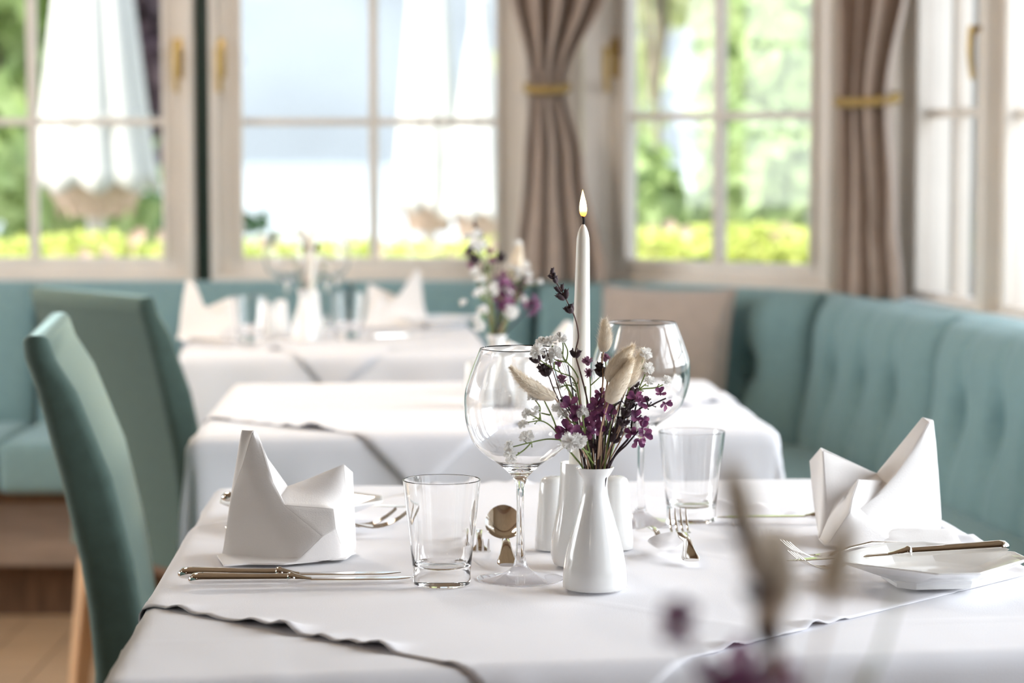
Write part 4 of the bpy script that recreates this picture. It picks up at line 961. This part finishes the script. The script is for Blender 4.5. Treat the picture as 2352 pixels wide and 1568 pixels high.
tail('bunny tail grass leaning right, lower one of the overlapping pair', c6(1300, 700, -.02), c6(1122, 1018, -.018), 140/3.136/2470, [c6(1040, 1500), c6(1060, 1250, -.02), c6(1100, 1080, -.018), c6(1122, 1018, -.018)], 4, 0)
tail('pale bunny tail grass showing behind the overlapping pair', c6(1375, 640, .01), c6(1255, 905, .008), 110/3.136/2470, [c6(1070, 1500), c6(1140, 1200, .01), c6(1225, 980, .008), c6(1255, 905, .008)], 5, 0)
for i in range(16):
    x0 = -.011 + .022*((i*7) % 16)/15; y0 = rnd.uniform(-.009, .009); hgt = rnd.uniform(.045, .10)
    bm = bmesh.new(); q = [V(x0*.2, 0, -.095), V(x0*.6, y0*.6, -.034), V(x0, y0, 0), V(x0*(1+hgt*9), y0*1.6, hgt*.55), V(x0*(1+hgt*17), y0*2, hgt)]
    tube(bm, smoothpts(q, 3), .0008, 5, .0006)
    o = obj('dried_stalk', bm, ('tanstem', 'darkstem', 'greenstem', 'brownstem')[(0, 1, 1, 2, 1, 0, 3, 1)[i % 8]], None, VM, angle=180)
    tag(o, 'bare dried stalk bundled with others in the mouth of the front vase', 'stalk', 'bare stalks in the front vase'); SPR.append(o)

# ---------------------------------------------------------------- second bouquet and settings on the middle table
WORDS = {'gypsophila_sprig': "white baby's breath sprig", 'lavender_stem': 'dark lavender stem', 'statice_sprig': 'plum statice sprig', 'thistle_sprig': 'mauve thistle sprig', 'bunny_tail': 'cream bunny tail grass', 'dried_stalk': 'bare dried stalk'}
def bouquet(mouth, rz, where, pick, scale=1, tilt=None):
    for i in pick:
        o = SPR[i]; n = o.name.split('.')[0]
        c = dup(o, mouth, rz + .5*math.sin(i*3.1), f'{WORDS[n]} in the {where}', f'{WORDS[n]}s in the {where}', scale)
ids = {n: [i for i, o in enumerate(SPR) if o.name.split('.')[0] == n] for n in WORDS}
V2 = onz(1140, 930) + V(0, 0, .001)
dup(vase, V2, 0, 'white porcelain vase seen through the near wine glass, on the middle table')
bouquet(V2 + V(0, 0, 273*S), .9, 'blurred bouquet on the middle table', ids['gypsophila_sprig'] + ids['lavender_stem'][1:6] + ids['statice_sprig'] + ids['thistle_sprig'][:2] + ids['bunny_tail'][3:4] + ids['dried_stalk'][:5], 1.34)
c = dup(SPR[ids['gypsophila_sprig'][2]], V2 + V(0, 0, 273*S), -.4, "white baby's breath sprig in the blurred bouquet on the middle table", "white baby's breath sprigs in the blurred bouquet on the middle table", 1.05)
c = dup(SPR[ids['gypsophila_sprig'][1]], V2 + V(0, 0, 273*S), 2.7, "white baby's breath sprig in the blurred bouquet on the middle table", "white baby's breath sprigs in the blurred bouquet on the middle table", .9)
dup(SPR[ids['lavender_stem'][0]], V2 + V(0, 0, 273*S), .25, 'tallest lavender stem in the blurred bouquet on the middle table', None, .98)
dup(shk, onz(1090, 934) + V(0, 0, .001), 0, 'white porcelain shaker left of the vase on the middle table')
dup(shk, onz(1205, 935) + V(0, 0, .001), 0, 'white porcelain shaker right of the vase on the middle table')
nm = dup(napR, onz(1262, 905) + V(0, 0, .003), .3, 'folded white napkin on the middle table, its peak showing behind the candle', scale=.95)

# ---------------------------------------------------------------- settings on the farthest table
dup(napL, onz(470, 782) + V(0, 0, .003), .25, 'tall-peaked white napkin at the left end of the farthest table', scale=1.0)
dup(napR, onz(905, 752) + V(0, 0, .003), -.15, 'folded white napkin at the right end of the farthest table', scale=1.05)
def far_t(px, py): return onz(px, py) + V(0, 0, .001)
dup(shk, far_t(613, 772), 0, 'white porcelain shaker left of the vase on the farthest table')
dup(shk, far_t(646, 764), 0, 'white porcelain shaker beside the candle holder on the farthest table')
dup(hold, far_t(715, 774), 0, 'white porcelain candle holder on the farthest table')
c = dup(cnd, far_t(715, 774) + V(0, 0, 180*k), 0, 'lit pale taper candle on the farthest table'); c.scale = (1, 1, .80)
V3 = far_t(700, 786)
dup(vase, V3, 0, 'white porcelain vase on the farthest table')
bouquet(V3 + V(0, 0, 273*S), 2.2, 'bouquet on the farthest table', ids['bunny_tail'][1:3] + ids['gypsophila_sprig'][:1] + ids['lavender_stem'][2:4] + ids['dried_stalk'][:3] + ids['thistle_sprig'][2:3], .95)
dup(wg, far_t(660, 752), 0, 'wine glass left of the candle on the farthest table')
dup(wg, far_t(752, 752), 0, 'wine glass right of the candle on the farthest table')
dup(tu, far_t(575, 790), 0, 'tumbler beside the left napkin on the farthest table')
dup(tu, far_t(800, 780), 0, 'tumbler in front of the right napkin on the farthest table')
dup(pl, far_t(1015, 752), .3, 'white square bread plate at the right end of the farthest table')
for (a, b, l) in (((430, 790), (545, 792), 'silver knife in front of the left napkin on the farthest table'), ((850, 782), (960, 776), 'silver knife in front of the right napkin on the farthest table')):
    place(dup(kn, (0, 0, 0), None, l), far_t(*a) + V(0, 0, .002), far_t(*b) + V(0, 0, .002))

# ---------------------------------------------------------------- nearest bouquet, far out of focus
YN = .84
def near(px, py, d=0): return ony(px, py, YN + d)
V0 = V(.085, .87, TZ + .001)
dup(vase, V0, 0, 'white vase of the nearest blurred bouquet, below the frame')
M0 = V0 + V(0, 0, 273*S)
def nl(px, py, d=0): return near(px, py, d) - M0
NB = 'blurred flowers of the nearest bouquet'
def nsprig(name, label, cat, m, path, heads, r=.0011):
    bm = bmesh.new(); tube(bm, smoothpts([V(0, 0, -.09), V(0, 0, -.02)] + path, 4), r, 6, .0008)
    o = obj(name, bm, m, None, M0, angle=180); tag(o, label, cat, NB)
    for me, p, d, s in heads: head(o, me, p, d, s)
    return o
def ntail(label, tip, bs, w, seed, path):
    global VM
    keep = VM; VM = M0
    tail(label, tip, bs, w, path, seed, 0, NB, 350); SPR.pop(); VM = keep
ntail('blurred bunny tail at the top of the nearest bouquet', nl(1672, 1065), nl(1718, 1215), .0125, 21, [V(.004, 0, 0), nl(1770, 1560), nl(1735, 1320), nl(1718, 1215)])
ntail('blurred bunny tail in the middle of the nearest bouquet', nl(1790, 1215, .01), nl(1788, 1400, .01), .0150, 22, [V(.004, .004, 0), nl(1790, 1600), nl(1790, 1480), nl(1788, 1400, .01)])
ntail('blurred tan bunny tail right of the stem in the nearest bouquet', nl(1945, 1200, .02), nl(1905, 1375, .02), .0140, 23, [V(.008, .004, 0), nl(1850, 1620), nl(1895, 1440, .02), nl(1905, 1375, .02)])
ntail('blurred low bunny tail at the foot of the nearest bouquet', nl(1770, 1330, .01), nl(1762, 1475, .01), .0120, 24, [V(0, .004, 0), nl(1775, 1620), nl(1765, 1540), nl(1762, 1475, .01)])
ntail('blurred slim bunny tail beside the dark buds of the nearest bouquet', nl(1706, 1165, .006), nl(1758, 1345, .006), .0125, 25, [V(.001, .003, 0), nl(1780, 1600), nl(1768, 1450), nl(1758, 1345, .006)])
lp = [V(.002, 0, 0), nl(1790, 1600), nl(1765, 1440), nl(1735, 1300), nl(1700, 1180)]
nsprig('lavender_stem', 'blurred dark lavender stem in the nearest bouquet', 'flower', 'brownstem', lp, [(UM[1], nl(1700, 1205), V(-.2, 0, 1), .9), (UM[2], nl(1712, 1240), V(-.2, 0, 1), 1.0), (UM[2], nl(1745, 1385), V(-.2, -.3, 1), 1.1), (UM[2], nl(1768, 1490), V(-.2, 0, 1), 1.2)])
nsprig('statice_sprig', 'blurred plum statice sprig at the left of the nearest bouquet', 'flower', 'darkstem', [V(-.006, 0, 0), nl(1690, 1650), nl(1610, 1540), nl(1562, 1450)], [(BM_[0], nl(1562, 1440), V(-.3, -.8, .5), 1.25), (BM_[1], nl(1556, 1415), V(-.3, -.6, .8), .9), (BM_[2], nl(1640, 1555), V(0, -.9, .3), 1.1), (BM_[3], nl(1700, 1500, .02), V(0, -.9, .3), .9)])
nsprig('statice_sprig', 'blurred plum statice sprig along the lower frame edge', 'flower', 'darkstem', [V(0, -.004, 0), nl(1740, 1640), nl(1745, 1560)], [(BM_[1], nl(1720, 1560), V(0, -.9, .4), 1.3), (BM_[2], nl(1790, 1570), V(.3, -.8, .4), 1.2), (BM_[0], nl(1660, 1590), V(-.3, -.8, .4), 1.2)])
nsprig('gypsophila_sprig', "blurred green baby's breath sprig at the right of the nearest bouquet", 'flower', 'greenstem', [V(.009, 0, 0), nl(1960, 1640, .02), nl(2020, 1500, .03), nl(2055, 1380, .04)], [(PM[0], nl(2058, 1370, .04), V(.2, -.5, 1), .9), (PM[1], nl(1985, 1560, .03), V(-.2, -.5, 1), .9)], .0009)

# ---------------------------------------------------------------- outside: terrace, lake, far slopes
def sheet(name, quad, m, th=.1):
    bm = bmesh.new(); rings(bm, [[V(*p) - V(0, 0, th) for p in quad], [V(*p) for p in quad]]); return struct(obj(name, bm, m, smooth=False))
sheet('ground_terrace', [(-14, 5.2, -.14), (14, 5.2, -.14), (16, 22, -.14), (-16, 22, -.14)], 'gravel')
sheet('ground_lawn', [(-16, 22.02, -.16), (16, 22.02, -.16), (70, 72, -6.05), (-70, 72, -6.05)], 'lawn')
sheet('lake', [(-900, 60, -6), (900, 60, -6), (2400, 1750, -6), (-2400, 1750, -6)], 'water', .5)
def ridge(name, label, x0, x1, y, h, seed, m):
    def f(u, v):
        x = x0 + (x1-x0)*u; n = noise.fractal(V(u*4+seed, seed, 0), 1, 2, 5)
        hh = h*(.72 + .38*n + .25*math.sin(u*PI)); e = math.sin(v*PI/2)
        return V(x, y + 900*v + 60*noise.noise(V(u*9, v*6, seed)), -8 + hh*e**1.1*(1 + .10*noise.fractal(V(u*14, v*7, seed), 1, 2, 4)))
    bm = bmesh.new(); grid(bm, f, 80, 24); return struct(obj(name, bm, m))
ridge('mountain', '', -1500, 1500, 1560, 560, 3, 'rock')
hz = bpy.data.materials.new('lake_haze'); hz.use_nodes = True
N = hz.node_tree.nodes; N.remove(N['Principled BSDF']); vs_ = N.new('ShaderNodeVolumeScatter'); vs_.inputs['Density'].default_value = HAZE; vs_.inputs['Color'].default_value = (.97, .985, 1, 1); vs_.inputs['Anisotropy'].default_value = .2
hz.node_tree.links.new(vs_.outputs[0], N['Material Output'].inputs['Volume'])
if HAZE > 0:
    bm = bmesh.new(); box(bm, (0, 760, 300), (2600, 1300, 605)); h_ = obj('lake_haze', bm, hz, smooth=False); tag(h_, 'thin bright haze hanging over the lake', 'haze', kind='stuff')

# leaves
def leafcloud(bm, blobs, n, size, R):
    tot = sum(r[0]*r[1]*r[2] for c, r in blobs)
    for c, r in blobs:
        for _ in range(int(n*r[0]*r[1]*r[2]/tot)):
            d = V(R.gauss(0, 1), R.gauss(0, 1), R.gauss(0, 1)).normalized(); k = R.uniform(.55, 1)**.6
            p = Vector(c) + V(d.x*r[0], d.y*r[1], d.z*r[2])*k; nn = (d + V(R.gauss(0, .5), R.gauss(0, .5), R.gauss(0, .5))).normalized(); s = nn.orthogonal().normalized(); s = Matrix.Rotation(R.uniform(0, 6), 3, nn) @ s; t = nn.cross(s); z = size*R.uniform(.6, 1.3)
            bm.faces.new([bm.verts.new(v) for v in (p - s*z, p + t*z*.5, p + s*z, p - t*z*.5)])
def tree(label, x, y, h, r, m, seed, n=1500, size=.13, cat='tree', name='tree', low=.25, zb=-.14):
    R = random.Random(seed); t = thing(name, label, cat, (x, y, zb))
    blobs = [(V(R.uniform(-.5, .5)*r, R.uniform(-.5, .5)*r, h*(low + (1-low)*R.uniform(.15, .85))), (r*R.uniform(.45, .7),)*2 + (h*.2*R.uniform(.7, 1.2),)) for _ in range(9)]
    bm = bmesh.new(); leafcloud(bm, blobs, n, size, R)
    for c, q in blobs: ellipsoid(bm, c, tuple(a*.62 for a in q), None, 10, 7)
    f = obj('foliage', bm, m, t, smooth=False); f['kind'] = 'stuff'
    bm = bmesh.new(); tube(bm, [V(0, 0, -.02), V(.03, 0, h*.3), V(-.02, .05, h*.7)], r*.028, 8, r*.012)
    for c, q in blobs[:5]: tube(bm, [V(0, .02, h*.35), c*.6 + V(0, 0, h*.2), c], r*.03, 6, r*.01)
    obj('trunk', bm, 'bark', t)
    return t
def X(px, Y): return (px - 1176) * Y / FPX
tree('mid green conifer seen in the leftmost pane', X(-30, 13), 13, 2.6, .9, 'leafm', 1)
tree('copper beech behind the parasol in the left window', X(250, 18.5), 18.5, 4.2, 1.0, 'leafp', 2, 2200, low=.36)
tree('pale green birch at the upper left window edge', X(-60, 22), 22, 4.6, .85, 'leafm', 3, 1500)
tree('low dark yew behind the left-hand parasol', X(330, 19.5), 19.5, .95, .9, 'leafd', 4, 1500, low=.1, name='shrub', cat='shrub')
tree('low dark yew next to the white parasol pole', X(110, 15.5), 15.5, .82, .7, 'leafd', 5, 1200, low=.1, name='shrub', cat='shrub')
tree('tall light green tree filling the left half of the bay window', X(1500, 15), 15, 4.6, .95, 'leafl', 6, 3600, .10, low=.24)
tree('tall mid green tree filling the right half of the bay window', X(1810, 17.5), 17.5, 5.0, 1.1, 'leafl', 7, 3600, .11, low=.25)
tree('mid green sapling in front of the trees in the bay window', X(1780, 12.6), 12.6, 2.5, .5, 'leafm', 8, 1500, .08, low=.2)
tree('mid green bush by the trunk in the bay window', X(1560, 12.2), 12.2, 1.35, .48, 'leafm', 9, 1200, .08, low=.2, name='shrub', cat='shrub')
tree('light green tree beyond the bay window corner', X(2010, 13.6), 13.6, 4.8, .8, 'leafl', 10, 2600, .10, low=.15)
tree('light green tree beyond the curtain between the windows', X(1310, 21), 21, 5.2, .75, 'leafl', 12, 2400, .11, low=.15)
tree('young green tree beyond the right-hand window', X(2275, 10.5), 10.5, 1.3, .22, 'leafl', 11, 900, .06, low=.1, name='shrub', cat='shrub')
def hedge(label, x0, x1, y, h, seed, dep=.55):
    R = random.Random(seed); t = thing('hedge', label, 'hedge', ((x0+x1)/2, y, -.14)); L_ = x1-x0
    bm = bmesh.new(); box(bm, (0, 0, (h-.06)/2), (L_-.1, dep-.14, h-.06), 0, .05); obj('core', bm, 'hedgecore', t)
    bm = bmesh.new()
    for _ in range(int(L_*2600)):
        x = R.uniform(-.5, .5)*L_; z = R.random()**.55*h; yy = -dep/2 + R.uniform(-.03, .06)
        if R.random() < .5: z = h + R.uniform(-.07, .05) + .05*noise.noise(V(x*3, seed, 0)); yy = R.uniform(-.5, .5)*dep
        d = V(R.gauss(0, .6), -.4 + R.gauss(0, .5), .7 + R.gauss(0, .3)).normalized(); s = d.orthogonal().normalized(); s = Matrix.Rotation(R.uniform(0, 6), 3, d) @ s; q = d.cross(s); k_ = R.uniform(.018, .034); p = V(x, yy, z)
        bm.faces.new([bm.verts.new(v) for v in (p - s*k_, p + q*k_*.5, p + s*k_, p - q*k_*.5)])
    f = obj('leaves', bm, 'hedge', t, smooth=False); f['kind'] = 'stuff'
    bm = bmesh.new()
    for _ in range(int(L_*34)):
        p = V(R.uniform(-.5, .5)*L_, R.uniform(-.6, .1)*dep, h + R.uniform(-.12, .07))
        for i in range(5):
            a = 2*PI*i/5; d = V(math.cos(a), -.5, math.sin(a)); s = V(-math.sin(a), 0, math.cos(a))
            bm.faces.new([bm.verts.new(v) for v in (p, p + d*.018 - s*.012, p + d*.03, p + d*.018 + s*.012)])
    f = obj('blooms', bm, 'pinkbloom', t, smooth=False); f['kind'] = 'stuff'
    return t
hedge('yellow-green clipped hedge with pink blooms outside the left window', X(-300, 9), X(470, 9), 9.0, .92, 1)
hedge('yellow-green clipped hedge with pink blooms outside the second window', X(490, 9.6), X(1230, 9.6), 9.6, .885, 2)
hedge('yellow-green clipped hedge outside the bay window', X(1290, 9.3), X(1990, 9.3), 9.3, .955, 3)

# parasols
def parasol(label, x, y, hem, top, rb, rt, seed):
    t = thing('parasol', label, 'parasol', (x, y, -.14), seed, 'closed white parasols on the terrace')
    def pro(z):
        u = (z-hem)/(top-hem); return rb*(1-u)**.85 + rt*u**.6*(1-u)*1.6 + .02
    bm = bmesh.new(); n = 96; L_ = []
    for i in range(26):
        u = i/25; z = hem + (top-hem)*u; r = rb*(1-u)**.9 + .035
        if u < .1: r *= 1 + .05*(.1-u)/.1
        lp = []
        for k_ in range(n):
            a = 2*PI*k_/n; fo = abs(math.sin(5*a + .5*math.sin(3*u+seed)))
            rr = r*(.80 + .20*fo**.8)
            lp.append(V(rr*math.cos(a), rr*math.sin(a), z + .14 + (.018*math.cos(10*a) if i == 0 else 0)))
        L_.append(lp)
    rings(bm, L_, False, True); o = obj('canopy', bm, 'canvas', t, angle=80); o.modifiers.new('t', 'SOLIDIFY').thickness = .006
    bm = bmesh.new(); tube(bm, [V(0, 0, .03), V(0, 0, top + .2)], .040, 14); obj('pole', bm, 'pole', t)
    bm = bmesh.new(); lathe(bm, [(0, 0), (.26, 0), (.26, .04), (.06, .06), (.045, .2), (0, .2)], 24); obj('base', bm, 'pole', t)
    bm = bmesh.new(); lathe(bm, [(0, top+.19), (.035, top+.2), (.045, top+.235), (.02, top+.27), (0, top+.28)], 16); obj('finial', bm, 'pole', t)
    bm = bmesh.new(); z = hem + (top-hem)*.16 + .14; r = rb*.84**.9 + .035
    lathe(bm, [(r*.90, z-.03), (r*.93, z-.03), (r*.93, z+.03), (r*.90, z+.03)], 32); obj('strap', bm, 'canvas', t)
    bm = bmesh.new(); lathe(bm, [(rb*.86, hem+.24), (rb*.84, hem+.12), (rb*.62, hem+.06), (rb*.30, hem+.02), (.05, hem+.03), (.05, hem+.24)], 32); obj('lining', bm, 'strap', t)
    for k_ in range(8):                                           # rib ends under the hem
        a = 2*PI*k_/8; bm = bmesh.new(); tube(bm, [V(math.cos(a)*rb*.75, math.sin(a)*rb*.75, hem+.20), V(math.cos(a)*rb*.62, math.sin(a)*rb*.62, hem+.02)], .016, 8, .01); obj('rib_end', bm, 'strap', t)
    return t
parasol('closed white parasol filling the left window', X(222, 10.2), 10.2, 1.00, 2.75, .235, .1, .2)
parasol('closed white parasol in the second window, nearer the mullion', X(985, 12.5), 12.5, .86, 2.6, .16, .05, .9)
parasol('closed white parasol in the second window, nearer the curtain', X(1100, 12.0), 12.0, .84, 1.80, .15, .05, 1.7)
# white pier of the house next to the right-hand window, with its dark green shutter edge
t = thing('house_pier', 'white rendered pier with a dark green shutter outside the right window', 'pier', (X(2150, 6.75), 6.75, -.14))
bm = bmesh.new(); box(bm, (-.02, 0, 1.4), (.24, .3, 2.8), 0, .01); obj('shaft', bm, 'facade', t, angle=30)
bm = bmesh.new(); box(bm, (.115, -.06, 1.5), (.03, .10, 1.9), 0, .004); obj('shutter', bm, 'greenpost', t, angle=30)
